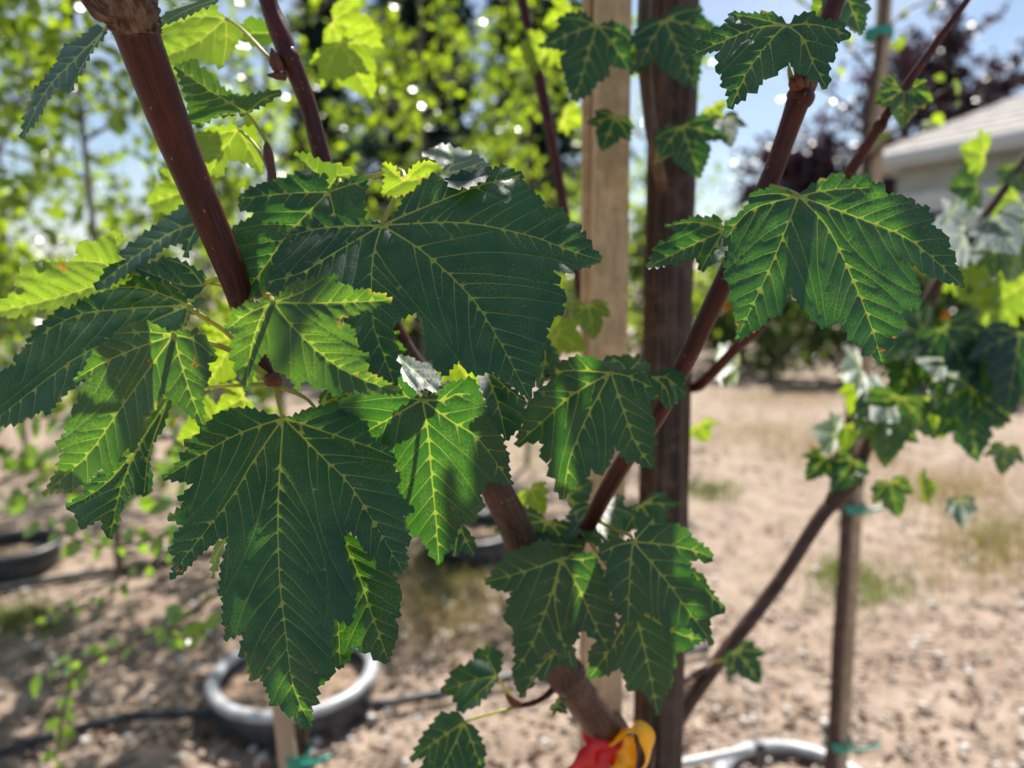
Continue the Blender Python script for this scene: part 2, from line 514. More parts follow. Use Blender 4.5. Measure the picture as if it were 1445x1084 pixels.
def make_leaf(parent, outline, junc, veins, d0, E, A=0.0, seed=1, curl=1.0, fold=0.0026, wav=0.0022, young=0.0,
              under=False, spots=(), petiole=None, pr=0.0011, res=4.2, pitch=11.5, amp=4.6, sec=20.0, vw=1.0, vein_geo=False, name='leaf', bulge=(), foldpx=46.0):
    """outline, junc, veins in photograph pixels, laid on a tilted, folded, arched blade whose stalk end is d0 away.
    E / A: elevation and azimuth (deg) of the blade's upper-side normal at the stalk; curl: how much it arches (1/m)."""
    rg = np.random.RandomState(seed)
    curl *= 0.85
    junc = np.array(junc, float)
    tips = [v[-1] for v in veins]
    poly = teeth(outline, tips, pitch, amp, rg)
    # --- surface
    e, a = math.radians(E), math.radians(A)
    nrm = np.array([math.sin(a) * math.cos(e), -math.cos(a) * math.cos(e), math.sin(e)])
    P0 = np.array(P(junc[0], junc[1], d0))
    num = np.dot(nrm, P0 - CP)
    mpp = d0 / FPX
    mains = []
    for v in veins:
        cp = np.array([junc] + [list(p) for p in v], float)
        mains.append(catmull(cp, int(max(12, np.sum(np.linalg.norm(np.diff(cp, axis=0), axis=1)) / 3.0))))
    fr = rg.uniform(0.6, 1.5, (5, 2)) * rg.choice([-1, 1], (5, 2)) / 70.0 * 2
    phs = rg.uniform(0, 6.28, 5); am = rg.uniform(0.4, 1.0, 5)
    fr2 = rg.uniform(0.6, 1.6, (4, 2)) * rg.choice([-1, 1], (4, 2)) / 14.0
    # --- secondary veins
    secs = []
    done = np.zeros((1, 2)) - 1e4
    sec *= 1.2
    for mi, mv in enumerate(mains):
        seglen = np.r_[0, np.cumsum(np.linalg.norm(np.diff(mv, axis=0), axis=1))]
        tot = seglen[-1]
        others = np.vstack([m for k, m in enumerate(mains) if k != mi]) if len(mains) > 1 else np.zeros((1, 2)) - 1e4
        for side in (-1, 1):
            s = max(sec * 0.9, tot * 0.13) + rg.uniform(0, sec * 0.6)
            while s < tot * 0.96:
                k = min(len(mv) - 2, int(np.searchsorted(seglen, s)))
                p = mv[k].copy()
                t = mv[k + 1] - mv[k - 1] if k > 0 else mv[1] - mv[0]
                ang = math.atan2(t[1], t[0]) + side * math.radians(rg.uniform(40, 50))
                bend = -side * rg.uniform(0.0005, 0.0042)
                path = [p.copy()]
                for it in range(70):
                    p = p + 3.5 * np.array([math.cos(ang), math.sin(ang)])
                    ang += bend * 3.5 * (0.35 if it < 4 else 1) * 20 / max(20, sec) + rg.uniform(-.03, .03)
                    if not in_poly([p[0]], [p[1]], poly)[0]: break
                    if it > 1 and np.min(np.sum((others - p) ** 2, axis=1)) < 30: break
                    if it > 1 and len(done) and np.min(np.sum((done - p) ** 2, axis=1)) < 46: break
                    path.append(p.copy())
                if len(path) >= 5:
                    secs.append(np.array(path)); done = np.vstack([done, path])
                s += sec * rg.uniform(0.8, 1.3)
    MV = np.vstack(mains)
    SV = np.vstack(secs) if secs else MV
    R = max(np.linalg.norm(poly - junc, axis=1))
    def surf(xy, push=0.0):
        xy = np.asarray(xy, float)
        r = CF[None] + ((xy[:, 0] - W / 2) / FPX)[:, None] * CR[None] + ((H / 2 - xy[:, 1]) / FPX)[:, None] * CU[None]
        den = r @ nrm
        den = np.where(np.abs(den) < 0.12, np.sign(den + 1e-9) * 0.12, den)
        t = np.clip(num / den, d0 * 0.72, d0 * 1.35)
        q = xy - junc
        rr = np.hypot(q[:, 0], q[:, 1]) * mpp
        off = curl * rr ** 2
        dm = np.sqrt(np.min((xy[:, None, 0] - MV[None, :, 0]) ** 2 + (xy[:, None, 1] - MV[None, :, 1]) ** 2, axis=1))
        ds = np.sqrt(np.min((xy[:, None, 0] - SV[None, :, 0]) ** 2 + (xy[:, None, 1] - SV[None, :, 1]) ** 2, axis=1))
        off -= fold * np.sin(np.minimum(dm / foldpx, 1.0) * math.pi / 2) * np.minimum(1, 0.35 + rr / (R * mpp))
        off -= 0.00095 * np.minimum(np.minimum(dm, ds) / 8.0, 1.0) ** 0.8
        w = np.zeros(len(xy))
        for k in range(5): w += am[k] * np.sin(xy[:, 0] * fr[k, 0] + xy[:, 1] * fr[k, 1] + phs[k])
        off += wav * w * 0.45 * np.minimum(1, 0.15 + rr / (R * mpp))
        w2 = np.zeros(len(xy))
        for k in range(4): w2 += np.sin(xy[:, 0] * fr2[k, 0] + xy[:, 1] * fr2[k, 1] + phs[k] * 2)
        off += 0.00012 * w2
        for (bx, by, br, bh) in bulge:
            off -= bh * np.exp(-((xy[:, 0] - bx) ** 2 + (xy[:, 1] - by) ** 2) / (br * br))
        return CP[None] + r * (t + off + push)[:, None]
    # --- blade
    mn, mx = poly.min(0), poly.max(0)
    gx, gy = np.meshgrid(np.arange(mn[0], mx[0], res), np.arange(mn[1], mx[1], res * 0.87))
    gx = gx + (np.arange(gx.shape[0]) % 2)[:, None] * res * 0.5
    g = np.stack([gx.ravel(), gy.ravel()], 1) + rg.uniform(-.25, .25, (gx.size, 2)) * res
    g = g[in_poly(g[:, 0], g[:, 1], poly)]
    dense = []
    for i in range(len(poly)):
        p, q = poly[i], poly[(i + 1) % len(poly)]
        k = max(1, int(np.linalg.norm(q - p) / res))
        for j in range(k): dense.append(p + (q - p) * j / k)
    dense = np.array(dense)
    de = np.sqrt(np.min((g[:, None, 0] - dense[None, :, 0]) ** 2 + (g[:, None, 1] - dense[None, :, 1]) ** 2, axis=1))
    g = g[de > res * 0.55]
    vp = np.vstack([MV] + secs) if secs else MV
    vp = vp[in_poly(vp[:, 0], vp[:, 1], poly)]
    dv = np.sqrt(np.min((g[:, None, 0] - vp[None, :, 0]) ** 2 + (g[:, None, 1] - vp[None, :, 1]) ** 2, axis=1))
    g = g[dv > res * 0.5]
    dq = np.sqrt(np.min((vp[:, None, 0] - dense[None, :, 0]) ** 2 + (vp[:, None, 1] - dense[None, :, 1]) ** 2, axis=1))
    vp = vp[dq > res * 0.45]
    # thin out vein points that crowd one another
    keep, cell = [], set()
    for p in vp:
        key = (int(p[0] / 1.8), int(p[1] / 1.8))
        if key not in cell: cell.add(key); keep.append(p)
    allp = np.vstack([dense, g] + ([np.array(keep)] if keep else []))
    nb = len(dense)
    r_ = delaunay_2d_cdt([Vector(p) for p in allp], [], [list(range(nb))], 1, 1e-4)
    vo, fo = np.array([list(v) for v in r_[0]]), [list(f) for f in r_[2]]
    pts = surf(vo)
    fl = []
    for f in fo:
        p0, p1, p2 = vo[f[0]], vo[f[1]], vo[f[2]]
        cr = (p1[0] - p0[0]) * (p2[1] - p0[1]) - (p1[1] - p0[1]) * (p2[0] - p0[0])
        if (cr > 0) != under: f = f[::-1]
        fl.append(f)
    o = mesh_obj(name, pts, fl, M['leaf'], parent, origin=Vector(P0))
    me = o.data
    uvl = me.uv_layers.new(name='leaf')
    li = np.zeros(len(me.loops), dtype=np.int32); me.loops.foreach_get('vertex_index', li)
    uvs = ((vo - junc) * mpp + rg.uniform(-3, 3, 2))[li]
    uvl.data.foreach_set('uv', uvs.ravel())
    ed = np.sqrt(np.min((vo[:, None, 0] - dense[None, :, 0]) ** 2 + (vo[:, None, 1] - dense[None, :, 1]) ** 2, axis=1)) * mpp
    at = me.attributes.new('edge', 'FLOAT', 'POINT'); at.data.foreach_set('value', ed)
    sp = np.zeros(len(vo))
    for (sx, sy, sr) in spots: sp = np.maximum(sp, np.clip(1.25 - np.hypot(vo[:, 0] - sx, vo[:, 1] - sy) / sr, 0, 1))
    at = me.attributes.new('spot', 'FLOAT', 'POINT'); at.data.foreach_set('value', sp)
    VP = [m for m in mains] + secs
    VW = np.concatenate([np.linspace(1.35, .5, len(m)) for m in mains] + [np.linspace(.62, .32, len(s)) for s in secs]) * vw
    VS = np.concatenate([np.linspace(1.0, .75, len(m)) for m in mains] + [np.linspace(.7, .3, len(s)) for s in secs])
    VP = np.vstack(VP)
    q = np.full(len(vo), 9.0); qs = np.zeros(len(vo))
    for c0 in range(0, len(VP), 400):
        dd = np.sqrt((vo[:, None, 0] - VP[None, c0:c0 + 400, 0]) ** 2 + (vo[:, None, 1] - VP[None, c0:c0 + 400, 1]) ** 2)
        dd = np.maximum(0, dd - .45) / VW[None, c0:c0 + 400]
        k_ = dd.argmin(1); dm_ = dd[np.arange(len(vo)), k_]
        qs = np.where(dm_ < q, VS[c0 + k_], qs); q = np.minimum(q, dm_)
    at = me.attributes.new('veinq', 'FLOAT', 'POINT'); at.data.foreach_set('value', q)
    at = me.attributes.new('veins', 'FLOAT', 'POINT'); at.data.foreach_set('value', qs)
    o.color = (young, 1.0 if under else 0.0, 0, 1)
    # --- veins: one raised net per leaf
    if vein_geo:
        VV, VF = [], []
        def rib(path, w0, w1):
            path = path[in_poly(path[:, 0], path[:, 1], poly)]
            if len(path) < 3: return
            tg = np.gradient(path, axis=0); tg /= np.linalg.norm(tg, axis=1)[:, None] + 1e-9
            nn = np.stack([-tg[:, 1], tg[:, 0]], 1)
            w = np.linspace(w0, w1, len(path))[:, None] * vw
            mid = surf(path)
            h = (w[:, 0] * mpp * 0.55 + 0.00012)
            vd = mid - CP; vd /= np.linalg.norm(vd, axis=1)[:, None]
            Lp, Rp = surf(path - nn * w), surf(path + nn * w)
            Up, Dn = mid - vd * h[:, None], mid + vd * h[:, None]
            o_ = len(VV)
            for i in range(len(path)): VV.extend([Lp[i], Up[i], Rp[i], Dn[i]])
            for i in range(len(path) - 1):
                for k in range(4):
                    k2 = (k + 1) % 4
                    VF.append((o_ + i * 4 + k, o_ + i * 4 + k2, o_ + (i + 1) * 4 + k2, o_ + (i + 1) * 4 + k))
        for mv in mains: rib(mv, 1.9, 0.55)
        for s_ in secs: rib(s_, 0.85, 0.35)
        if VV: mesh_obj('vein_network', VV, VF, M['vein'], o, origin=Vector(P0))
    if petiole:
        pp = [Vector(surf(junc[None])[0])] + [P(*q) for q in petiole]
        tube('leaf_stalk', pp, [pr * 0.9] * (len(pp) - 1) + [pr * 1.35], M['petiole'], o, 8, origin=Vector(P0))
    return o

def Z(ox, oy, s, pts):
    return [(ox + x / s, oy + y / s) for x, y in pts]

# a canonical maple leaf (stalk end at the origin, tip along +y, unit length)
def canon(rg):
    j = lambda v: v * rg.uniform(0.92, 1.08)
    right = [(0.05, -0.03), (0.20, -0.10), (0.34, -0.06), (j(.50), .06), (.42, .13), (.46, .22), (j(.56), j(.46)), (.44, .44), (.36, .43), (.26, .42),
             (.30, .55), (.24, .66), (.21, .70), (.12, .86), (0, 1.0)]
    left = [(-x * rg.uniform(.9, 1.08), y * rg.uniform(.95, 1.05)) for x, y in right[:-1]][::-1]
    v = [[(0, .5), (0, 1.0)], [(.28, .2), (.55, .45)], [(-.28, .2), (-.53, .45)], [(.25, .0), (.48, .06)], [(-.25, .0), (-.47, .06)]]
    return [(0, 0)] + right + left, v

def generic_leaf(parent, x, y, size, ang, d0, E, A=0.0, seed=1, squash=1.0, width=1.0, **kw):
    """a maple leaf of `size` px, its stalk end at pixel (x, y), its tip towards `ang` (deg, 90 = down)"""
    rg = np.random.RandomState(seed + 1000)
    ol, vs = canon(rg)
    c, s = math.cos(math.radians(ang)), math.sin(math.radians(ang))
    def tr(p): 
        u, v = p[0] * size * width, p[1] * size * squash
        return (x + v * c - u * s, y + v * s + u * c)
    k = size / 150.0
    args = dict(pitch=max(6, 14 * k), amp=max(2.2, 5.4 * k), sec=max(12, 21 * k), res=max(4.5, 5.5 * k), foldpx=max(18, 40 * k))
    args.update(kw)
    return make_leaf(parent, [tr(p) for p in ol], (x, y), [[tr(p) for p in v] for v in vs], d0, E, A, seed, **args)
# ------------------------------------------------------------------ the young maple in front
def rpx(w, d): return w / 2.0 * d / FPX
maple = empty('maple_tree', (P(870, 1060, 0.62).x, P(870, 1060, 0.62).y, 0.0),
              'young maple with red-brown stems and large toothed dark green leaves', 'tree')
def stem(name, rows, mat, sides=12, lump=0.015, seed=0, n=None):
    """rows: (px x, px y, distance, px width)"""
    return tube(name, [P(x, y, d) for x, y, d, w in rows], [rpx(w, d) for x, y, d, w in rows], M[mat], maple, sides, n or 9 * len(rows), lump, seed)

b0 = P(870, 1060, 0.62)
V_, F_ = tube_geo([Vector((b0.x + .02, b0.y + .03, 0.0)), Vector((b0.x + .02, b0.y + .03, b0.z * .4)), Vector((b0.x + .012, b0.y + .012, b0.z * .8)), b0,
                   P(840, 1010, .59), P(800, 955, .565), P(765, 860, .54), P(742, 780, .525), P(700, 690, .50), P(640, 590, .49), P(566, 485, .475), P(505, 345, .465), P(459, 235, .46), P(432, 140, .455), P(400, 60, .45), P(375, -10, .45), P(330, -180, .44)],
                  [.017, .0165, .016, rpx(52, .62), rpx(50, .59), rpx(48, .565), rpx(46, .54), rpx(48, .525), rpx(44, .50), rpx(36, .49), rpx(30, .475), rpx(28, .465), rpx(25, .46), rpx(25, .455), rpx(29, .45), rpx(25, .45), rpx(20, .44)], 14, 150, 0.02, 5)
trunk = mesh_obj('trunk', V_, F_, M['bark_trunk'], maple)
bark_coords(trunk, V_, 14)
trunk.data.materials.append(M['bark_red'])
for p in trunk.data.polygons:
    if p.index // 14 > 92: p.material_index = 1
stem('branch', [(140, -70, .315, 66), (168, -10, .325, 66), (190, 40, .335, 62), (240, 175, .36, 54), (287, 290, .38, 46), (330, 392, .395, 40), (352, 470, .40, 27), (371, 515, .402, 23), (386, 540, .402, 17)], 'bark_red', 16, 0.012, 1, 70)
stem('bark_collar', [(150, -60, .322, 74), (170, -14, .3255, 84), (184, 18, .331, 79), (193, 40, .3355, 66), (196, 50, .337, 61)], 'bark_node', 20, 0.085, 2, 30)
stem('branch_stub', [(172, 12, .326, 34), (150, 18, .322, 30), (134, 10, .318, 24), (118, -14, .314, 22)], 'bark_node', 12, 0.09, 3, 16)
stem('branch', [(800, 955, .56, 22), (790, 880, .55, 24), (806, 790, .535, 23), (830, 742, .525, 22), (872, 665, .505, 25), (925, 590, .48, 25), (965, 515, .462, 26), (1018, 405, .445, 28), (1052, 330, .435, 28), (1086, 255, .425, 28), (1110, 190, .42, 28), (1129, 135, .415, 33), (1137, 112, .415, 36), (1150, 80, .415, 29), (1180, 0, .41, 26), (1215, -110, .40, 24)], 'bark_red', 14, 0.012, 4, 110)
stem('branch', [(905, 1120, .66, 26), (925, 960, .80, 24), (945, 700, .80, 20), (962, 562, .78, 17), (990, 542, .74, 16), (1040, 490, .69, 15), (1080, 452, .66, 15), (1140, 350, .60, 14), (1196, 250, .56, 15), (1245, 172, .54, 14), (1290, 105, .53, 13), (1365, 0, .52, 9), (1400, -50, .52, 7)], 'bark_red', 10, 0.01, 5, 80)
stem('branch', [(905, 1130, .68, 26), (950, 1030, .84, 23), (975, 985, .86, 23), (1035, 905, .88, 21), (1100, 820, .89, 19), (1160, 727, .90, 20), (1195, 690, .90, 22), (1232, 610, .90, 17), (1272, 520, .90, 18), (1305, 440, .90, 20), (1332, 385, .90, 16), (1420, 262, .90, 12), (1475, 180, .90, 10)], 'bark_trunk', 10, 0.02, 6, 80)
stem('branch', [(912, -40, .66, 20), (908, 60, .66, 19), (914, 140, .67, 19), (926, 225, .69, 18), (945, 330, .80, 16), (950, 600, .82, 16), (930, 960, .80, 20)], 'twig', 10, 0.02, 7, 50)
stem('branch', [(728, -40, .88, 16), (745, 40, .88, 15), (765, 130, .88, 17), (785, 235, .88, 15), (800, 320, .88, 14), (818, 405, .89, 13), (845, 520, .90, 14), (852, 800, .90, 15), (848, 980, .78, 17), (860, 1050, .64, 20)], 'bark_red', 10, 0.02, 8, 60)
stem('twig', [(788, 966, .565, 11), (768, 984, .56, 9), (752, 992, .557, 8), (735, 996, .555, 7)], 'bark_red', 8, 0.06, 9, 20)
stem('bud', [(735, 996, .555, 8), (726, 992, .553, 11), (718, 984, .551, 9), (714, 976, .55, 3)], 'bud', 8, 0.1, 29, 12)
stem('twig', [(1035, 905, .88, 9), (1010, 935, .87, 11), (985, 950, .86, 9), (955, 965, .85, 12)], 'twig', 8, 0.05, 10, 16)
stem('bud_shoot', [(384, 300, .43, 15), (384, 252, .425, 14), (382, 236, .425, 13), (379, 222, .425, 15), (377, 208, .425, 11), (376, 200, .425, 3)], 'bud', 10, 0.03, 11, 20)
stem('bud', [(1122, 122, .409, 12), (1117, 112, .407, 9), (1114, 100, .406, 6), (1113, 90, .406, 1)], 'petiole', 8, 0.05, 12, 14)
for k_, rows_ in enumerate([[(1124, 126, .411, 16), (1119, 118, .407, 13), (1115, 109, .405, 2)], [(1128, 124, .410, 16), (1127, 114, .405, 13), (1123, 102, .404, 2)], [(1134, 122, .410, 15), (1137, 110, .406, 12), (1137, 99, .405, 2)], [(1137, 126, .412, 14), (1143, 116, .409, 10), (1146, 107, .408, 2)]]):
    stem('bud_scale', rows_, 'bud', 8, 0.08, 40 + k_, 10)
stem('node_ring', [(1126, 146, .4155, 33), (1129, 139, .415, 39), (1131, 132, .415, 37)], 'bark_red', 14, 0.02, 47, 8)
stem('bud', [(395, 100, .446, 16), (389, 88, .443, 18), (385, 74, .441, 8), (383, 68, .441, 2)], 'bud', 10, 0.06, 13, 14)
stem('bud', [(402, 108, .447, 12), (390, 107, .443, 10), (377, 106, .441, 3)], 'bud', 8, 0.06, 14, 10)
stem('bud', [(383, 528, .399, 22), (386, 538, .399, 26), (387, 545, .399, 19)], 'bud', 12, 0.03, 15, 10)

for k_, (rows_, m_) in enumerate([([(1036, 366, .44, 28), (1042, 352, .4375, 33), (1048, 339, .436, 28)], 'bark_red'), ([(404, 70, .4505, 28), (407, 84, .451, 35), (412, 98, .452, 26)], 'bark_red'), ([(940, 560, .473, 25), (946, 549, .470, 31), (952, 538, .467, 26)], 'bark_red'), ([(735, 762, .523, 47), (740, 775, .5245, 54), (744, 788, .527, 47)], 'bark_trunk'), ([(795, 940, .562, 48), (799, 953, .5645, 57), (806, 964, .567, 49)], 'bark_trunk'), ([(1172, 712, .90, 20), (1182, 700, .90, 28), (1193, 690, .90, 22)], 'bark_trunk'), ([(1236, 186, .5425, 14), (1242, 177, .541, 19), (1248, 168, .5395, 14)], 'bark_red')]):
    stem('node_ring', rows_, m_, 14, 0.03, 60 + k_, 9)

Z1 = lambda p: Z(220, 560, 3.8026, p)
Z2 = lambda p: Z(220, 760, 3.8026, p)
Z3 = lambda p: Z(360, 190, 3.8026, p)
Z4 = lambda p: Z(540, 210, 4.5156, p)
Z5 = lambda p: Z(480, 340, 3.8026, p)
Z6 = lambda p: Z(310, 360, 5.1607, p)
Z7 = lambda p: Z(60, 420, 5.1607, p)
Z8 = lambda p: Z(60, 560, 5.1607, p)
Z9 = lambda p: Z(0, 320, 4.5156, p)
ZG = lambda p: Z(1000, 230, 3.8026, p)
Z11 = lambda p: Z(470, 500, 5.1607, p)
Z12 = lambda p: Z(470, 620, 5.1607, p)
Z13 = lambda p: Z(710, 490, 5.1607, p)
Z14 = lambda p: Z(670, 700, 3.8026, p)
Z15 = lambda p: Z(960, 0, 5.5577, p)
Z16 = lambda p: Z(300, 200, 4.5156, p)
R1 = lambda p: Z(0, 0, 3.0104, p)
R6 = lambda p: Z(560, 680, 2.683, p)
R7 = lambda p: Z(760, 0, 2.7104, p)
RT = lambda p: Z(1100, 0, 3.614, p)
LF = lambda *a, **k: make_leaf(maple, *a, **k)

# the large leaf hanging in the middle
LF(Z1([(683, 112), (730, 108), (800, 72), (900, 55), (975, 62), (1060, 100), (1135, 150), (1150, 215), (1215, 255), (1280, 325), (1270, 370), (1310, 435), (1290, 490), (1330, 550), (1390, 612), (1330, 640), (1345, 700), (1368, 770), (1335, 800), (1350, 880), (1330, 955), (1275, 930), (1225, 905), (1170, 860), (1150, 860), (1110, 805), (1075, 745), (1015, 705), (1005, 800), (1035, 915), (1075, 1055), (1062, 1130), (1045, 1225), (965, 1190), (945, 1200), (950, 1320), (935, 1400), (925, 1490), (875, 1485), (870, 1560), (862, 1655), (835, 1660), (838, 1780), (800, 1775), (755, 1745), (735, 1715), (690, 1695), (655, 1640), (620, 1660), (605, 1590), (575, 1530), (565, 1495), (510, 1530), (490, 1450), (485, 1400), (460, 1405), (455, 1340), (475, 1265), (365, 1305), (375, 1240), (360, 1200), (360, 1070), (338, 1070), (350, 940), (345, 925), (375, 820), (395, 745), (340, 760), (290, 800), (200, 880), (150, 940), (75, 985), (95, 940), (105, 850), (65, 830), (100, 790), (95, 745), (150, 690), (60, 650), (130, 600), (160, 560), (115, 550), (180, 490), (200, 465), (35, 440), (130, 345), (125, 315), (185, 275), (150, 250), (235, 195), (235, 175), (265, 150), (340, 85), (430, 60), (515, 65), (600, 95), (660, 105)]),
   Z1([(683, 112)])[0], [Z1([(400, 220), (35, 440)]), Z1([(520, 350), (390, 560), (100, 930)]), Z1([(668, 340), (655, 600), (662, 950), (690, 1210), (740, 1560), (835, 1765)]), Z1([(890, 320), (1060, 500), (1330, 945)]), Z1([(900, 185), (1150, 270), (1275, 325)])],
   .392, 35, -4, seed=11, curl=.8, fold=.0022, wav=.0018, spots=[(426, 1006, 4), (252, 806, 9), (243, 722, 6)], petiole=[(395, 572, .395), (390, 552, .398), (386, 542, .40)], pr=.0016)

# the large leaf above it
LF(Z3([(680, 485), (640, 470), (560, 450), (430, 435), (385, 455), (340, 430), (310, 435), (325, 465), (250, 470), (260, 495), (190, 510), (175, 545), (145, 530), (225, 575), (120, 610), (130, 640), (90, 660), (110, 690), (75, 735), (60, 810), (110, 850), (220, 880), (360, 930), (480, 985)])
   + Z5([(20, 470), (60, 540), (120, 640), (190, 730), (250, 750), (295, 780), (325, 690), (300, 640), (305, 590), (285, 530), (280, 470), (330, 410), (410, 380), (440, 470), (450, 540), (465, 590), (460, 625), (495, 640), (510, 690), (570, 725), (610, 660), (640, 640), (670, 690), (740, 720), (820, 700), (850, 730), (900, 760), (960, 810), (1015, 850), (1030, 790), (1045, 745), (1050, 690), (1075, 680), (1070, 640), (1085, 590), (1115, 550), (1105, 515), (1125, 490), (1105, 465), (1140, 440), (1135, 405), (1200, 395), (1190, 345), (1215, 300), (1185, 255), (1135, 230), (1185, 215), (1150, 170), (1130, 145), (1080, 130), (1150, 155), (1215, 170), (1250, 160), (1300, 145), (1350, 130), (1405, 100)])
   + Z4([(1380, 670), (1340, 640), (1335, 605), (1295, 570), (1300, 540), (1260, 535), (1270, 500), (1230, 470), (1185, 465), (1170, 415), (1125, 375), (1045, 385), (1000, 370), (1020, 325), (980, 295), (940, 255), (925, 225), (870, 210), (890, 160), (800, 125), (770, 100), (700, 135), (640, 115), (560, 155), (520, 140), (420, 190), (345, 210), (330, 150), (240, 230), (150, 310), (70, 430)]),
   (538.8, 317.5), [Z3([(380, 500), (190, 540)]), Z3([(400, 650), (250, 740), (70, 790)]), Z3([(640, 620), (625, 760), (632, 1000)]) + Z5([(225, 590), (290, 765)]), Z5([(460, 70), (700, 300), (850, 530), (1012, 840)]), Z4([(500, 472), (920, 550), (1200, 650), (1395, 712)]), Z4([(260, 375), (500, 280), (650, 225), (880, 165)])],
   .385, 37, 0, seed=23, curl=.8, fold=.0030, wav=.0016, petiole=[(552, 290, .395), (570, 258, .412), (562, 240, .425), (520, 250, .45), (468, 258, .46)], pr=.0015, bulge=[(655, 262, 60, .009), (560, 345, 22, .003)])

# small bright leaf in front of it
LF(Z6([(390, 345), (430, 310), (500, 225), (590, 170), (600, 195), (690, 155), (700, 180), (760, 150), (870, 155), (820, 205), (890, 205), (920, 220), (970, 235), (975, 260), (1050, 250), (1110, 258), (1100, 275), (1175, 280), (1255, 330), (1190, 350), (1100, 390), (1060, 395), (995, 435), (900, 450), (850, 465), (880, 520), (920, 500), (985, 560), (975, 600), (1005, 650), (1000, 690), (1090, 735), (1050, 770), (1085, 820), (1075, 850), (1110, 870), (1190, 910), (1260, 950), (1330, 1000), (1250, 1010), (1160, 1000), (1100, 1015), (1040, 990), (990, 1020), (930, 980), (890, 1000), (835, 1030), (780, 970), (720, 950), (705, 990), (650, 930), (630, 880), (590, 930), (570, 985), (520, 910), (440, 840), (400, 830), (365, 750), (350, 700), (300, 750), (260, 810), (245, 880), (220, 930), (200, 1000), (170, 950), (140, 870), (105, 845), (115, 780), (70, 740), (100, 690), (80, 640), (120, 580), (35, 535), (100, 460), (85, 405), (165, 380), (180, 345), (260, 345), (340, 345), (375, 350)]),
   Z6([(390, 345)])[0], [Z6([(700, 350), (1000, 340), (1250, 325)]), Z6([(540, 530), (800, 770), (1050, 910), (1320, 995)]), Z6([(320, 420), (250, 600), (210, 800), (200, 985)]), Z6([(200, 430), (60, 530)]), Z6([(620, 260), (760, 165)])],
   .330, 6, 4, seed=31, curl=1.0, fold=.0024, wav=.0022, spots=[(508, 530, 8), (497, 406, 4), (416, 400, 3)], pitch=9, sec=16, foldpx=34, young=.12, petiole=[(383, 421, .36), (372, 412, .395)], pr=.0014, bulge=[(345, 440, 26, .006), (335, 480, 16, .003)])

# left leaf in sun flecks
LF(Z7([(960, 270), (1010, 245), (1140, 240), (1130, 265), (1200, 295), (1215, 330), (1240, 360), (1270, 450), (1200, 480), (1230, 580), (1190, 560), (1200, 620), (1150, 710), (1175, 800), (1165, 860), (1170, 935), (1110, 880), (1070, 850), (1030, 800), (980, 770), (940, 745), (880, 700), (870, 740), (790, 830), (755, 880), (740, 1000)])
   + Z8([(710, 300), (690, 340), (655, 410), (620, 350), (590, 410), (580, 440), (560, 430), (520, 515), (475, 580), (435, 500), (375, 580), (380, 555), (310, 650), (270, 640), (190, 700), (140, 690), (90, 690), (0, 715), (60, 620), (100, 560), (95, 510), (125, 465), (160, 400), (100, 350), (180, 260), (165, 215), (215, 150), (205, 110), (260, 50)])
   + Z7([(250, 730), (290, 660), (370, 575), (300, 590), (220, 605), (300, 530), (350, 430), (400, 360), (500, 300), (550, 245), (610, 205), (660, 185), (740, 170), (810, 195), (870, 225), (910, 255)]),
   Z7([(960, 270)])[0], [Z7([(680, 370), (430, 480), (225, 600)]), Z7([(780, 510), (560, 820)]) + Z8([(320, 430), (10, 710)]), Z7([(1000, 450), (1080, 700), (1168, 925)]), Z7([(1100, 310), (1255, 430)]), Z7([(750, 250), (560, 260)])],
   .335, 4, -6, seed=43, curl=.9, fold=.0026, wav=.0024, spots=[(212, 513, 9), (275, 512, 11), (132, 632, 4), (135, 667, 4)], sec=18, foldpx=38, young=.08, petiole=[(270, 478, .355), (326, 495, .375), (378, 532, .40)], pr=.0016)

# broad grey-green leaf behind it, running out of frame
LF(Z9([(1205, 500), (1190, 470), (1130, 380), (1040, 340), (980, 315), (940, 345), (900, 315), (840, 325), (790, 360), (690, 390), (550, 380), (545, 415), (470, 430), (385, 485), (385, 520), (300, 590), (230, 650), (170, 740), (265, 690), (160, 770), (80, 850), (130, 870), (10, 920), (-40, 1010), (-60, 1130), (-100, 1290), (20, 1265), (120, 1250), (230, 1190), (300, 1155), (290, 1205), (390, 1090), (480, 1010), (600, 940), (760, 820), (900, 740), (1000, 680), (1140, 670), (1190, 600), (1240, 520), (1310, 465), (1270, 452)]),
   Z9([(1205, 500)])[0], [Z9([(1000, 420), (850, 385), (700, 395)]), Z9([(780, 525), (480, 570), (180, 735)]), Z9([(1000, 590), (570, 790), (340, 940), (-95, 1285)]), Z9([(1180, 600), (1145, 665)])],
   .41, 41, -8, seed=57, curl=.55, fold=.0028, wav=.0020, petiole=[(275, 440, .395), (316, 466, .405), (350, 500, .405), (372, 517, .403)], pr=.0016, bulge=[(275, 455, 26, .004)])

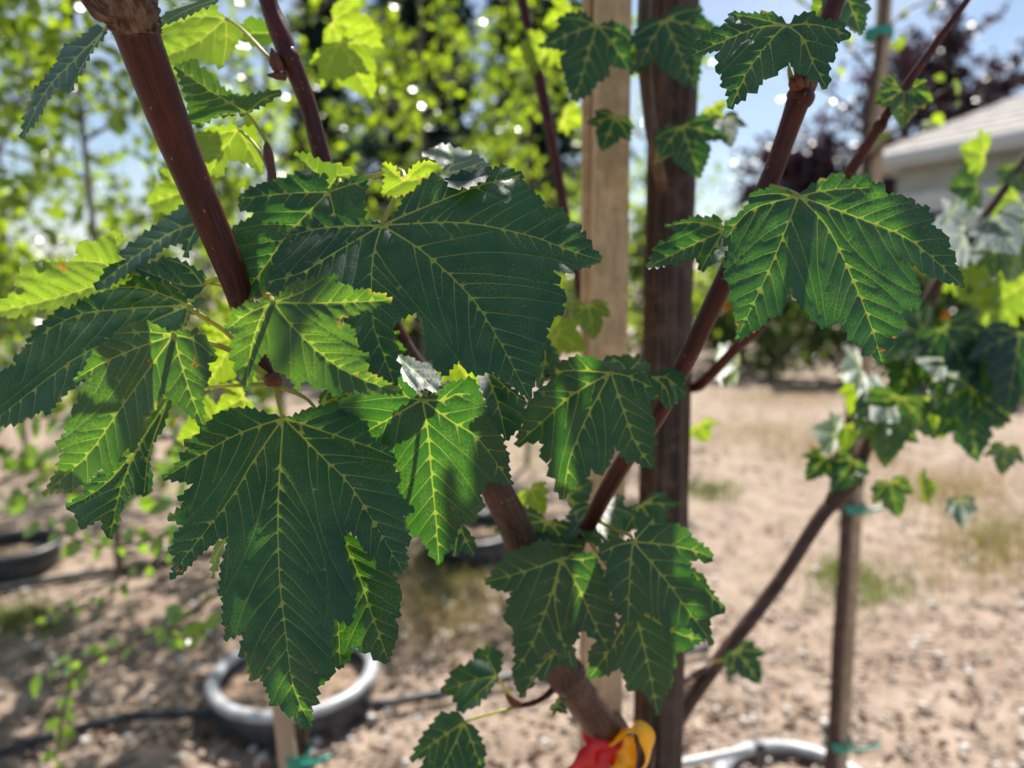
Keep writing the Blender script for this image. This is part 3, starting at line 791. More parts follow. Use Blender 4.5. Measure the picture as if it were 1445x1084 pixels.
# right-hand leaf, evenly lit through
LF(ZG([(485, 178), (530, 135), (610, 80), (630, 85), (680, 60), (730, 60), (720, 105), (790, 75), (865, 65), (870, 100), (900, 115), (950, 120), (930, 160), (1010, 175), (1070, 190), (1110, 200), (1110, 225), (1190, 240), (1180, 265), (1215, 310), (1190, 330), (1255, 370), (1290, 420), (1285, 460), (1325, 500), (1320, 540), (1360, 600), (1370, 670), (1310, 640), (1260, 640), (1220, 610), (1160, 590), (1110, 550), (1075, 530), (1020, 520), (1050, 550), (1085, 570), (1110, 620), (1135, 680), (1130, 720), (1135, 775), (1060, 785), (1040, 800), (1055, 870), (1010, 890), (1015, 940), (980, 940), (985, 985), (945, 1000), (935, 1080), (890, 1050), (870, 1025), (840, 1040), (825, 990), (800, 960), (760, 960), (745, 910), (715, 870), (700, 840), (665, 870), (625, 885), (580, 860), (545, 820), (525, 780), (500, 790), (470, 730), (445, 670), (430, 720), (400, 780), (370, 820), (320, 830), (290, 870), (260, 900), (200, 930), (145, 955), (155, 880), (140, 830), (155, 780), (120, 740), (125, 690), (105, 665), (110, 620), (75, 625), (100, 570), (75, 560), (100, 520), (85, 500), (120, 440), (75, 430), (100, 370), (85, 320), (145, 290), (190, 255), (185, 235), (230, 230), (210, 180), (260, 150), (340, 135), (400, 150), (460, 175)]),
   ZG([(485, 178)])[0], [ZG([(830, 305), (1090, 420), (1365, 662)]), ZG([(640, 350), (780, 640), (870, 870), (932, 1070)]), ZG([(440, 290), (330, 560), (150, 945)]), ZG([(650, 145), (860, 132)]), ZG([(230, 250), (95, 400)]), ZG([(350, 165), (225, 180)])],
   .385, 24, 8, seed=61, curl=1.1, fold=.0028, wav=.0018, spots=[(1040, 458, 8), (1066, 471, 6), (1245, 494, 9), (1262, 476, 5), (1241, 508, 6)], petiole=[(1118, 272, .395), (1102, 266, .41), (1084, 262, .424)], pr=.0013, bulge=[(1240, 263, 14, .004)])

# leaf between the two large ones, crossed by stem shadows
LF(Z11([(650, 330), (700, 310), (760, 285), (830, 215), (900, 200), (1010, 175), (1040, 210), (1060, 260), (1100, 330), (1130, 430), (1190, 500), (1215, 580), (1240, 650), (1280, 740), (1275, 800), (1280, 860), (1305, 955), (1215, 935), (1160, 930), (1110, 915)])
   + Z12([(1100, 350), (1070, 410), (1095, 460), (1080, 520), (1050, 540), (1035, 615), (960, 610), (930, 600), (905, 660), (890, 720), (850, 760), (830, 830), (805, 845), (785, 900), (770, 920), (745, 880), (715, 860), (700, 800), (665, 770), (655, 690), (610, 710), (560, 690), (530, 640), (520, 560), (480, 470), (440, 350), (470, 230), (360, 170), (250, 120), (120, 60), (20, -20)])
   + Z11([(20, 480), (50, 330), (180, 300), (330, 290), (440, 220), (470, 150), (560, 240), (610, 290)]),
   Z11([(650, 330)])[0], [Z11([(380, 485), (100, 640)]), Z11([(690, 560), (720, 900)]) + Z12([(750, 600), (770, 905)]), Z11([(850, 480), (1060, 620), (1295, 945)]), Z11([(800, 335), (900, 290), (1000, 290)]), Z11([(540, 310), (470, 200)])],
   .395, -6, 5, seed=73, curl=.6, fold=.0022, wav=.0020, petiole=[(604, 548, .41), (615, 525, .44), (605, 545, .485)], pr=.0014)
LF(Z12([(880, 640), (960, 640), (1000, 700), (1030, 740), (1030, 850), (985, 830), (940, 800), (885, 860), (860, 760)]), Z12([(925, 620)])[0], [Z12([(960, 720), (1025, 840)]), Z12([(900, 740), (885, 850)])], .43, 12, 0, seed=77, sec=14)

# sky-grey folded leaf beside it
LF(Z11([(1100, 100), (1055, 160), (1090, 270), (1120, 380), (1150, 460), (1200, 540), (1265, 630), (1330, 560), (1380, 500), (1390, 440), (1400, 340), (1350, 290), (1250, 210), (1150, 140)]), Z11([(1100, 100)])[0], [Z11([(1190, 330), (1262, 620)]), Z11([(1250, 230), (1395, 345)])], .42, 50, 10, seed=79, fold=.003, curl=.4, sec=18, bulge=[(705, 565, 14, -.004)])
LF(Z5([(1060, 560), (1100, 520), (1160, 600), (1190, 660), (1140, 720), (1060, 790), (1040, 720)]), Z5([(1090, 540)])[0], [Z5([(1100, 640), (1060, 780)])], .445, 48, -10, seed=80, sec=16)
# white-shining small leaf
LF(Z11([(640, 70), (560, 20), (470, 10), (480, 90), (520, 200), (600, 260), (700, 260), (755, 280), (790, 190), (740, 130), (690, 60)]), Z11([(480, 20)])[0], [Z11([(600, 130), (760, 270)]), Z11([(520, 130), (610, 255)])], .425, 64, 0, seed=83, sec=14, fold=.0015, curl=.2)

# centre-right leaf on the slanting stem
LF(Z13([(785, 185), (850, 180), (930, 160), (1010, 185), (1060, 225), (1085, 260), (1090, 310), (1115, 355), (1060, 390), (1075, 450), (1090, 500), (1110, 560), (1115, 600), (1085, 600), (1110, 660), (1105, 720), (1085, 780), (1100, 830), (1085, 880), (1030, 875), (990, 850), (950, 825), (925, 850), (880, 800), (810, 715), (800, 790), (775, 830), (750, 890), (700, 930), (660, 910), (640, 880), (605, 950), (560, 990), (510, 1040), (470, 1060), (440, 1110), (400, 1060), (375, 1000), (380, 960), (345, 950), (330, 880), (355, 810), (295, 830), (275, 770), (295, 710), (260, 680), (200, 700), (170, 690), (95, 720), (110, 620), (145, 560), (135, 510), (170, 440), (220, 370), (240, 320), (310, 280), (370, 240), (300, 200), (350, 140), (420, 110), (520, 70), (620, 70), (690, 95), (740, 140), (770, 175)]),
   Z13([(785, 185)])[0], [Z13([(500, 350), (300, 530), (100, 712)]), Z13([(640, 450), (560, 620), (480, 830), (440, 1100)]), Z13([(880, 470), (960, 690), (1080, 870)]), Z13([(900, 210), (1080, 290)]), Z13([(500, 170), (320, 195)])],
   .425, 6, -4, seed=89, curl=1.0, fold=.0026, wav=.002, foldpx=38, sec=18, petiole=[(872, 532, .44), (900, 545, .46), (938, 560, .472)], pr=.0014)
LF(Z13([(900, 200), (780, 185), (720, 110), (780, 65), (860, 70), (915, 50), (950, 75), (1000, 60), (1050, 110), (1075, 190)]), Z13([(900, 200)])[0], [Z13([(870, 130), (800, 75)]), Z13([(960, 130), (1010, 70)])], .46, 52, 0, seed=91, sec=14)
LF(Z13([(1070, 200), (1180, 170), (1250, 160), (1320, 210), (1310, 260), (1330, 345), (1280, 380), (1220, 450), (1150, 400), (1100, 300)]), Z13([(1080, 215)])[0], [Z13([(1180, 290), (1225, 440)]), Z13([(1200, 230), (1325, 340)])], .455, 44, 8, seed=93, sec=14, petiole=[(930, 545, .465)])

# lower cluster
LF(Z14([(465, 335), (430, 320), (400, 240), (330, 245), (300, 270), (240, 290), (155, 310), (150, 345), (110, 390), (55, 460), (110, 500), (190, 515), (215, 510), (165, 570), (185, 590), (165, 630), (170, 685), (215, 690), (205, 770), (220, 850), (210, 945), (300, 920), (390, 850), (420, 830), (490, 880), (520, 800), (550, 770), (568, 700), (620, 760), (650, 770), (715, 830), (740, 800), (755, 680), (750, 590), (730, 550), (710, 490), (690, 440), (680, 390), (650, 330), (640, 310), (560, 310), (500, 340)]),
   Z14([(465, 335)])[0], [Z14([(280, 400), (60, 460)]), Z14([(400, 560), (310, 790), (222, 935)]), Z14([(550, 480), (640, 680), (712, 820)]), Z14([(560, 340), (640, 330)]), Z14([(430, 560), (490, 870)])],
   .485, 4, -3, seed=97, curl=.8, fold=.0028, sec=19, petiole=[(803, 787, .50), (816, 772, .525)], pr=.0015)
LF(Z14([(420, 840), (330, 860), (260, 920), (200, 930), (220, 1020), (255, 1084), (280, 1040), (310, 1030), (320, 960), (370, 990), (430, 900), (480, 900), (530, 930), (540, 840), (520, 800)]), Z14([(480, 760)])[0], [Z14([(330, 950), (255, 1080)]), Z14([(420, 860), (370, 980)]), Z14([(510, 860), (525, 920)])], .51, 12, 0, seed=99, sec=16, petiole=[(808, 880, .53)])
LF(Z14([(850, 245), (810, 240), (760, 240), (690, 250), (665, 290), (670, 330), (710, 350), (700, 430), (700, 470), (735, 520), (750, 590), (790, 640), (820, 710), (850, 680), (890, 650), (900, 590), (940, 630), (1000, 660), (1030, 715), (1060, 690), (1110, 700), (1160, 710), (1200, 740), (1280, 800), (1260, 700), (1270, 620), (1240, 560), (1230, 480), (1160, 430), (1150, 350), (1200, 335), (1250, 360), (1275, 330), (1260, 290), (1200, 250), (1160, 220), (1140, 180), (1080, 150), (1000, 135), (960, 110), (880, 110), (870, 190), (858, 230)]),
   Z14([(850, 245)])[0], [Z14([(1000, 420), (1120, 580), (1275, 790)]), Z14([(1050, 265), (1200, 300), (1270, 330)]), Z14([(835, 370), (825, 600), (820, 700)]), Z14([(920, 170), (960, 120)]), Z14([(750, 270), (675, 310)])],
   .475, 10, 4, seed=101, curl=1.0, fold=.0028, sec=19, petiole=[(888, 755, .49), (868, 748, .51), (846, 735, .522)], pr=.0014)
LF(Z14([(860, 600), (900, 600), (1000, 680), (1060, 700), (1150, 710), (1240, 770), (1180, 800), (1130, 830), (1065, 840), (1085, 900), (1060, 940), (1060, 1000), (1020, 1070), (985, 1179), (930, 1080), (880, 1030), (820, 1050), (800, 960), (780, 920), (700, 960), (610, 980), (620, 900), (610, 850), (640, 790), (720, 800), (760, 740), (790, 640)]),
   Z14([(855, 605)])[0], [Z14([(920, 860), (980, 1160)]), Z14([(740, 800), (620, 970)]), Z14([(1100, 740), (1230, 770)])], .50, 0, 2, seed=103, curl=.7, sec=19, petiole=[(880, 830, .51), (850, 790, .53), (825, 755, .528)])
LF(Z14([(1150, 380), (1230, 430), (1260, 500), (1310, 560), (1345, 610), (1300, 640), (1250, 620), (1200, 560), (1160, 480)]), Z14([(1150, 380)])[0], [Z14([(1240, 500), (1340, 605)])], .50, 30, 0, seed=105, sec=14)
LF(Z14([(560, 300), (480, 330), (300, 310), (200, 285), (270, 205), (370, 195), (450, 215), (560, 230), (590, 270)]), Z14([(570, 270)])[0], [Z14([(400, 260), (215, 280)])], .515, 48, -6, seed=107, sec=14)
generic_leaf(maple, 772, 735, 118, 110, .55, 46, -15, 109, .75, young=0)
generic_leaf(maple, 838, 712, 92, 70, .55, 72, 5, 111, .8)
generic_leaf(maple, 905, 712, 80, 60, .57, 38, 10, 113, .7)
generic_leaf(maple, 800, 700, 70, -30, .56, 55, 0, 115, .6)
generic_leaf(maple, 748, 690, 46, 60, .57, 5, 20, 116, .9, young=.7)
# little leaves on the low twig
LF(R6([(380, 735), (395, 700), (400, 650), (360, 625), (300, 640), (290, 680), (220, 710), (165, 790), (210, 810), (240, 870), (300, 850), (345, 800), (370, 760)]), R6([(380, 735)])[0], [R6([(300, 750), (175, 790)]), R6([(350, 680), (320, 640)]), R6([(310, 800), (250, 860)])], .53, 46, -10, seed=117, sec=15, fold=.003, petiole=[(710, 968, .545), (722, 984, .552)])
LF(R6([(255, 910), (235, 870), (160, 880), (100, 960), (50, 1055), (110, 1040), (85, 1095), (200, 1120), (300, 1100), (330, 1080), (335, 1010), (295, 930)]), R6([(255, 910)])[0], [R6([(150, 980), (55, 1050)]), R6([(210, 1010), (160, 1105)]), R6([(290, 1000), (320, 1075)])], .52, 35, -5, seed=119, sec=15, petiole=[(672, 1013, .535), (705, 1004, .548), (735, 996, .555)], pr=.0012)
generic_leaf(maple, 783, 992, 24, 40, .55, 25, 0, 121)
generic_leaf(maple, 1040, 918, 58, 55, .80, 30, 10, 123, 1.0, petiole=[(1025, 928, .84), (1008, 936, .87)])

# leaf at the top of the right stem
LF(Z15([(840, 200), (870, 175), (930, 125), (1000, 100), (1065, 95), (1060, 125), (1130, 165), (1260, 165), (1300, 200), (1290, 225), (1340, 285), (1260, 325), (1200, 320), (1240, 400), (1215, 420), (1220, 460), (1200, 495), (1160, 490), (1170, 560), (1165, 590), (1185, 640), (1165, 660), (1150, 700), (1085, 645), (1045, 640), (990, 590), (920, 570), (855, 490), (800, 540), (770, 560), (700, 615), (650, 620), (620, 670), (570, 735), (525, 730), (480, 790), (430, 815), (390, 855), (365, 810), (380, 760), (365, 700), (325, 690), (330, 640), (310, 620), (325, 575), (275, 565), (270, 520), (300, 490), (270, 460), (315, 395), (220, 410), (120, 430), (25, 465), (70, 380), (150, 310), (170, 270), (240, 255), (235, 235), (370, 190), (340, 160), (380, 135), (370, 110), (410, 95), (520, 105), (620, 110), (690, 95), (770, 130), (820, 165)]),
   Z15([(840, 200)])[0], [Z15([(600, 220), (300, 340), (30, 462)]), Z15([(760, 260), (560, 510), (440, 740), (392, 845)]), Z15([(960, 300), (1040, 490), (1148, 690)]), Z15([(1000, 190), (1160, 215), (1330, 283)]), Z15([(620, 150), (420, 110)])],
   .385, 33, 0, seed=131, curl=1.2, fold=.0024, wav=.0014, foldpx=34, sec=17, petiole=[(1116, 60, .395), (1121, 92, .405), (1128, 116, .412)], pr=.0013, bulge=[(1109, 42, 9, .0035)])
# behind the right-hand leaf
LF(R7([(712, 880), (690, 830), (600, 830), (480, 865), (540, 885), (450, 940), (415, 1025), (500, 1010), (600, 985), (620, 1035), (680, 1005), (725, 960), (728, 900)]), R7([(712, 880)])[0], [R7([(600, 850), (485, 865)]), R7([(560, 950), (420, 1022)]), R7([(660, 960), (622, 1030)])], .425, 38, -6, seed=137, sec=16, fold=.003, petiole=[(1030, 330, .43), (1052, 325, .434)], bulge=[(965, 312, 26, .006)])

# leaf behind the upper one, puckered and shining
LF(Z16([(740, 320), (790, 280), (830, 265), (900, 220), (960, 220), (980, 270), (970, 320), (965, 390), (970, 480), (900, 560), (780, 640), (600, 760), (480, 880), (330, 980), (260, 1000), (200, 1020), (130, 1025), (135, 1000), (150, 930), (160, 850), (125, 800), (130, 760), (100, 710), (150, 640), (115, 590), (160, 530), (280, 460), (250, 450), (170, 430), (170, 350), (230, 300), (310, 270), (400, 240), (470, 230), (560, 190), (640, 190), (680, 230), (720, 200), (732, 290)]),
   Z16([(740, 320)])[0], [Z16([(480, 590), (300, 840), (140, 1015)]), Z16([(480, 330), (180, 360)]), Z16([(770, 430), (790, 600)]), Z16([(860, 280), (965, 250)])],
   .412, 31, -4, seed=149, curl=1.2, fold=.0030, wav=.0030, petiole=[(480, 258, .42), (470, 238, .455)], bulge=[(408, 282, 20, .005), (355, 272, 16, .005), (425, 250, 18, .004), (455, 292, 14, .003)])
LF(Z16([(730, 300), (620, 180), (520, 70), (600, 80), (700, 130), (760, 140), (830, 160), (900, 190), (890, 250), (800, 280)]), Z16([(730, 300)])[0], [Z16([(640, 180), (530, 80)]), Z16([(800, 220), (890, 200)])], .43, 8, 0, seed=151, young=.35, sec=14)
# young yellow leaf by the orange fleck, and the shining leaf on top
LF(Z3([(800, 250), (740, 170), (690, 150), (700, 230), (680, 320), (760, 330), (870, 300), (960, 220), (1005, 190), (960, 150), (920, 145), (860, 160), (820, 210)]), Z3([(800, 250)])[0], [Z3([(740, 200), (700, 160)]), Z3([(850, 200), (910, 150)]), Z3([(900, 230), (1000, 190)]), Z3([(740, 280), (690, 315)])], .40, 2, 0, seed=157, young=.75, spots=[(594, 249, 9), (591, 254, 7)], sec=13, pitch=8)
LF(Z4([(350, 150), (380, 100), (250, 30), (330, -10), (400, -20), (520, 10), (620, 60), (700, 120), (660, 190), (560, 240), (450, 250)]), Z4([(380, 170)])[0], [Z4([(330, 80), (270, 20)]), Z4([(450, 80), (420, -10)]), Z4([(540, 120), (640, 80)])], .40, 66, 5, seed=163, sec=14, wav=.005, fold=.004, curl=.3)
# grey-green leaf against the thick branch; yellow leaf seen from below; dark ones between
LF([(284, 312), (280, 288), (262, 288), (230, 310), (200, 333), (177, 350), (160, 365), (133, 405), (150, 407), (180, 386), (200, 376), (230, 350), (250, 343), (258, 345), (262, 364), (272, 345), (282, 332)], (284, 312), [[(230, 335), (136, 403)], [(270, 335), (262, 360)]], .43, 47, -14, seed=167, sec=15, fold=.002, petiole=[(300, 325, .42), (318, 345, .405)])
LF(Z9([(830, 300), (780, 200), (720, 180), (775, 100), (810, 95), (745, 40), (690, 30), (670, 60), (625, 75), (620, 100), (520, 90), (490, 110), (500, 180), (440, 230), (380, 220), (280, 215), (190, 230), (120, 265), (130, 300), (95, 340), (110, 380), (90, 410), (0, 490), (-30, 530), (0, 560), (80, 580), (250, 520), (380, 540), (540, 440), (680, 400), (800, 350), (880, 270)]), Z9([(850, 290)])[0], [Z9([(540, 395), (250, 480), (-20, 540)]), Z9([(640, 230), (500, 215), (290, 220)]), Z9([(760, 180), (740, 60)])], .42, 8, 0, seed=173, young=.55, under=True, spots=[(88, 378, 14)], sec=17, petiole=[(230, 385, .415), (300, 400, .41), (335, 408, .40)], bulge=[(55, 378, 8, .003), (25, 415, 7, .003)])
LF(Z9([(1290, 400), (1310, 310), (1210, 250), (1110, 200), (1060, 200), (1000, 220), (870, 260), (900, 310), (1090, 350), (1140, 400), (1210, 460)]), Z9([(1295, 375)])[0], [Z9([(1150, 370), (880, 265)]), Z9([(1200, 260), (1065, 205)])], .405, 14, 0, seed=179, sec=15, petiole=[(305, 393, .402), (331, 406, .398)])
# folded dark leaf under the left one
LF(Z8([(920, 10), (945, 30), (915, 100), (880, 230), (800, 330), (775, 420), (780, 520), (800, 600), (790, 700), (715, 710), (660, 680), (590, 780), (560, 860), (545, 960), (490, 1035), (440, 970), (430, 880), (280, 970), (235, 850), (170, 800), (250, 730), (330, 720), (300, 660), (440, 540), (560, 440), (680, 330), (750, 190), (850, 60)]), Z8([(920, 10)])[0], [Z8([(720, 330), (580, 640), (490, 1025)]), Z8([(600, 480), (400, 680), (180, 800)]), Z8([(780, 400), (740, 700)])], .405, 33, -10, seed=181, sec=17, fold=.004, petiole=[(255, 552, .41), (310, 545, .41), (383, 543, .402)], foldpx=24)
# leaf behind the hanging one
LF(Z2([(1010, -40), (1075, 0), (1120, 60), (1165, 100), (1280, 180), (1275, 200), (1310, 260), (1320, 290), (1305, 340), (1310, 425), (1280, 430), (1300, 490), (1285, 550), (1265, 600), (1250, 665), (1190, 655), (1150, 610), (1120, 620), (1085, 590), (1050, 540), (1045, 620), (995, 695), (960, 690), (935, 750), (880, 790), (840, 730), (850, 560), (860, 300), (900, 100)]), Z2([(960, -100)])[0], [Z2([(1085, 190), (1160, 410), (1248, 655)]), Z2([(975, 350), (990, 680)])], .385, 24, 6, seed=191, sec=19, petiole=[(470, 640, .40), (440, 570, .41), (392, 545, .40)])
LF(Z1([(385, 750), (320, 790), (300, 860), (305, 980), (335, 900), (350, 830)]), Z1([(385, 750)])[0], [Z1([(325, 850), (306, 975)])], .40, 42, -60, seed=193, young=.35, under=True, sec=14)
# upper-left leaves
LF(R1([(440, 120), (400, 110), (350, 160), (270, 200), (230, 290), (140, 390), (110, 480), (90, 590), (150, 520), (200, 430), (240, 380), (300, 390), (350, 290), (400, 200), (445, 150)]), R1([(442, 130)])[0], [R1([(320, 250), (200, 380), (95, 580)]), R1([(360, 260), (300, 380)])], .37, 40, -25, seed=197, sec=14, fold=.003, petiole=[(160, 32, .345), (175, 22, .33)])
LF(R1([(950, 80), (900, 10), (760, 40), (680, 110), (690, 230), (760, 280), (860, 250), (940, 290), (1000, 190), (1050, 110)]), R1([(960, 75)])[0], [R1([(850, 170), (700, 240)]), R1([(820, 70), (690, 120)]), R1([(960, 190), (945, 280)])], .47, 12, 0, seed=199, young=.5, under=True, sec=17, petiole=[(345, 45, .46), (388, 92, .445)])
LF(R1([(1050, 480), (1130, 440), (1200, 395), (1150, 385), (1050, 410), (990, 400), (940, 370), (890, 310), (850, 290), (830, 250), (740, 280), (780, 370), (800, 440), (800, 510), (850, 545), (900, 500)]), R1([(1050, 480)])[0], [R1([(900, 390), (750, 285)]), R1([(930, 490), (850, 535)]), R1([(1120, 420), (1190, 395)])], .43, 22, 0, seed=211, young=.12, sec=15, petiole=[(362, 178, .43), (378, 206, .426), (382, 228, .425)])
LF(R1([(1015, 550), (1000, 530), (900, 540), (830, 570), (850, 650), (880, 740), (940, 750), (970, 680), (1050, 690), (1120, 740), (1110, 680), (1095, 600), (1090, 530)]), R1([(1015, 550)])[0], [R1([(930, 660), (890, 735)]), R1([(910, 570), (835, 575)]), R1([(1070, 650), (1115, 730)])], .45, 4, 0, seed=213, young=.6, under=True, sec=15, petiole=[(360, 205, .44), (381, 240, .426)])
LF(R1([(1010, 130), (1060, 70), (1150, 100), (1160, 180), (1090, 200), (1020, 170)]), R1([(1150, 140)])[0], [R1([(1080, 140), (1015, 140)])], .50, 10, 0, seed=215, sec=14, young=.2)
LF(R1([(670, 110), (700, 60), (800, 10), (900, -10), (930, 5), (830, 50), (740, 90)]), R1([(930, -5)])[0], [R1([(800, 40), (680, 105)])], .42, 60, 0, seed=217, sec=14, under=True)
# soft-focus leaves on the farther branches
def soft(kind_rows):
    for i, (x, y, s, a, d, E, A, q, yg) in enumerate(kind_rows):
        generic_leaf(maple, x, y, s, a, d, E, A, 300 + i * 7 + int(x), q, young=yg)
soft([
    (842, 35, 118, 106, .62, 26, -6, .95, 0), (938, 28, 112, 66, .63, 26, 8, .95, 0), (893, 50, 78, 82, .64, 16, 0, .7, 0), (868, 165, 58, 112, .66, 28, 0, .9, 0), (962, 178, 92, 70, .66, 26, 5, .85, 0), (1020, 165, 50, 75, .68, 40, 10, .9, 0), (1005, 150, 40, 60, .69, 6, 0, .6, .5),
    (1190, -20, 82, 70, .50, 30, 10, .9, 0), (1180, -15, 60, 130, .52, 12, 0, .9, .3), (1276, 128, 62, 92, .53, 28, 5, .85, .15), (1268, 125, 48, 150, .54, 30, 0, .8, .1), (1284, 128, 44, 25, .53, 22, 0, .8, .2),
    (805, 20, 50, 160, .86, 5, 0, .8, .9), (768, 70, 60, 170, .87, 2, 0, .8, .8), (790, 60, 62, 60, .88, 2, 0, .8, .9), (795, 165, 42, 20, .88, 2, 0, .8, .9),
    # right-hand branch
    (1360, 330, 95, 175, .86, 74, 0, .6, 0), (1405, 305, 90, 60, .88, 66, 0, .7, 0), (1380, 260, 70, 175, .90, 30, 0, .6, .1), (1390, 218, 62, 195, .90, 2, 0, .6, .6), (1345, 362, 100, 20, .92, 4, 0, .75, .6),
    (1445, 330, 90, 110, .90, 40, 0, .8, .2), (1450, 400, 80, 150, .94, 4, 0, .8, .6), (1410, 420, 80, 120, .95, 3, 0, .8, .5), (1320, 345, 70, 160, .9, 40, 0, .7, 0), (1430, 232, 55, 70, .9, 30, 0, .8, .2),
    (1300, 470, 92, 200, .86, 40, 0, .8, 0), (1330, 462, 110, 60, .86, 24, 0, .9, 0), (1395, 482, 120, 70, .86, 24, 5, .9, 0), (1370, 545, 90, 150, .86, 40, 0, .8, 0), (1325, 520, 80, 30, .84, 70, 0, .6, 0), (1330, 505, 62, 175, .84, 74, 0, .6, 0),
    (1270, 560, 100, 105, .85, 20, 0, .9, .1), (1250, 560, 85, 150, .86, 68, 0, .6, 0), (1255, 590, 78, 95, .84, 12, 0, .9, .3), (1215, 520, 66, 165, .87, 62, 0, .5, .1), (1215, 545, 50, 110, .9, 2, 0, .9, .7), (1395, 560, 95, 70, .88, 4, 0, .5, .6), (1365, 570, 92, 80, .88, 26, 0, .9, 0), (1180, 615, 60, 195, .9, 60, 0, .6, .1), (1195, 600, 46, 95, .92, 10, 0, .8, .3),
    (1440, 470, 120, 100, .84, 22, 0, .9, 0), (1400, 330, 110, 150, .92, 70, 0, .6, 0), (1340, 300, 80, 30, .93, 60, 0, .6, .1), (1425, 500, 70, 60, .9, 4, 0, .9, .5), (1310, 560, 80, 70, .88, 8, 0, .8, .3), (1290, 500, 80, 110, .89, 30, 0, .9, 0), (1440, 285, 80, 140, .95, 5, 0, .7, .5), (1225, 575, 60, 60, .88, 40, 0, .8, .1),
    (1205, 650, 62, 125, .88, 22, 0, .9, 0), (1255, 680, 58, 75, .88, 22, 0, .9, .1), (1165, 645, 48, 130, .9, 30, 0, .9, 0), (1205, 660, 34, 20, .88, 66, 0, .7, 0), (1355, 705, 44, 85, .92, 60, 0, .9, 0), (1300, 690, 46, -10, .95, 4, 0, .5, .5), (1420, 630, 50, 100, .92, 40, 0, .8, .1),
    (1010, 512, 56, 10, .80, 60, 0, .5, .2), (1040, 520, 52, 185, .82, 50, 0, .6, .4), (985, 600, 44, 60, 1.0, 3, 0, .6, .6),
    # low inner leaves behind the main cluster
    (640, 500, 70, 60, .50, 4, 0, .9, .75), (785, 470, 60, 30, .60, 4, 0, .8, .7), (830, 430, 56, 80, .62, 10, 0, .9, .4), (330, 480, 90, 120, .50, 3, 0, .9, .7), (310, 600, 90, 160, .52, 3, 0, .7, .6), (345, 560, 60, 150, .50, 4, 0, .8, .7), (480, 60, 100, 60, .60, 2, 0, .9, .8), (470, 30, 80, 20, .62, 2, 0, .9, .85), (440, 250, 70, 60, .52, 2, 0, .9, .6), (260, 270, 80, 160, .55, 8, 0, .7, .5),
    (450, 575, 80, 30, .44, 12, 0, .8, .05), (520, 480, 90, 70, .45, 16, 0, .9, .05), (640, 640, 80, 100, .46, 14, 0, .9, .1)])

# ------------------------------------------------------------------ the maple's unseen upper crown, leaves added to dapple the light below
def unseen_crown():
    rg = np.random.RandomState(17)
    src = []
    for k in range(3):
        o = generic_leaf(maple, 700, 500, 250, 90, .40, 20, 0, 900 + k, pitch=16, amp=4, res=13, sec=40)
        src.append(o.data)
        bpy.data.objects.remove(o)
    frame = []
    for me in src:                       # axes of the template blade: tip direction and normal
        frame.append(None)
    lines = []
    for a, d0 in ((P(330, -180, .44), (.02, .22, .62)), (P(1215, -110, .40), (-.02, .30, .45)), (P(140, -70, .315), (-.10, .42, .50)), (P(1400, -50, .52), (.05, .25, .55)), (P(912, -40, .66), (-.03, .12, .75)), (P(728, -40, .88), (-.04, .05, .75)), (P(1475, 180, .90), (.12, .1, .7)), (P(330, -180, .44), (.22, .40, .42)), (P(1215, -110, .40), (-.22, .42, .40))):
        a = np.array(a); d = np.array(d0)
        pts = [a, a + d * .33 + rg.normal(size=3) * .015, a + d * .66 + rg.normal(size=3) * .02, a + d]
        tube('branch', [Vector(p) for p in pts], [.0055, .0048, .0038, .002], M['bark_red'], maple, 8, 18, .01)
        lines.append(catmull(pts, 40))
    wb = wloc(maple)
    n = 0
    while n < 34:
        ln = lines[rg.randint(len(lines))]
        q = ln[rg.randint(4, 40)] + rg.normal(size=3) * np.array([.07, .06, .05])
        if q[2] - CAMZ < .15 + .42 * q[1] or q[1] < .3: continue
        me = src[rg.randint(3)]
        o = bpy.data.objects.new('leaf', me); COL.objects.link(o)
        o.matrix_basis = Matrix.Translation(Vector(q) - wb) @ Matrix.Rotation(rg.uniform(0, 6.28), 4, 'Z') @ Matrix.Rotation(math.radians(rg.uniform(20, 75)), 4, 'X') @ Matrix.Scale(rg.uniform(.75, 1.2), 4)
        o.parent = maple
        o.color = (rg.uniform(0, .2), 0, 0, 1)
        n += 1
unseen_crown()
# ------------------------------------------------------------------ stakes, ties and tape beside the maple
def vertical_stake(name, x0, y0, x1, y1, d, wpx, mat, label, cat, square, group=None, depth=1.0, yaw=0.0):
    """a stake whose axis passes through two pixels at distance d; runs from the ground up past the frame"""
    a, b = P(x1, y1, d), P(x0, y0, d)
    ax = (b - a).normalized()
    r = wpx / 2 * d / FPX
    base = a - ax * (a.z / ax.z)
    top = b + ax * 0.25
    if not square:
        n = 14
        pts = [base + (top - base) * (k / (n - 1)) for k in range(n)]
        return tag(tube(name, pts, [r * (1.04 - 0.05 * k / n) for k in range(n)], mat, None, 26, 60, 0.018, 4, origin=base), label, cat, group)
    u = Vector((math.cos(yaw), math.sin(yaw), 0)); u = (u - ax * u.dot(ax)).normalized()
    w = ax.cross(u)
    V, F = box_geo((base + top) / 2, u * r, w * r * depth, (top - base) / 2)
    o = mesh_obj(name, V, F, mat, None, origin=base, smooth=False)
    bevel(o, 0.0015)
    return tag(o, label, cat, group)

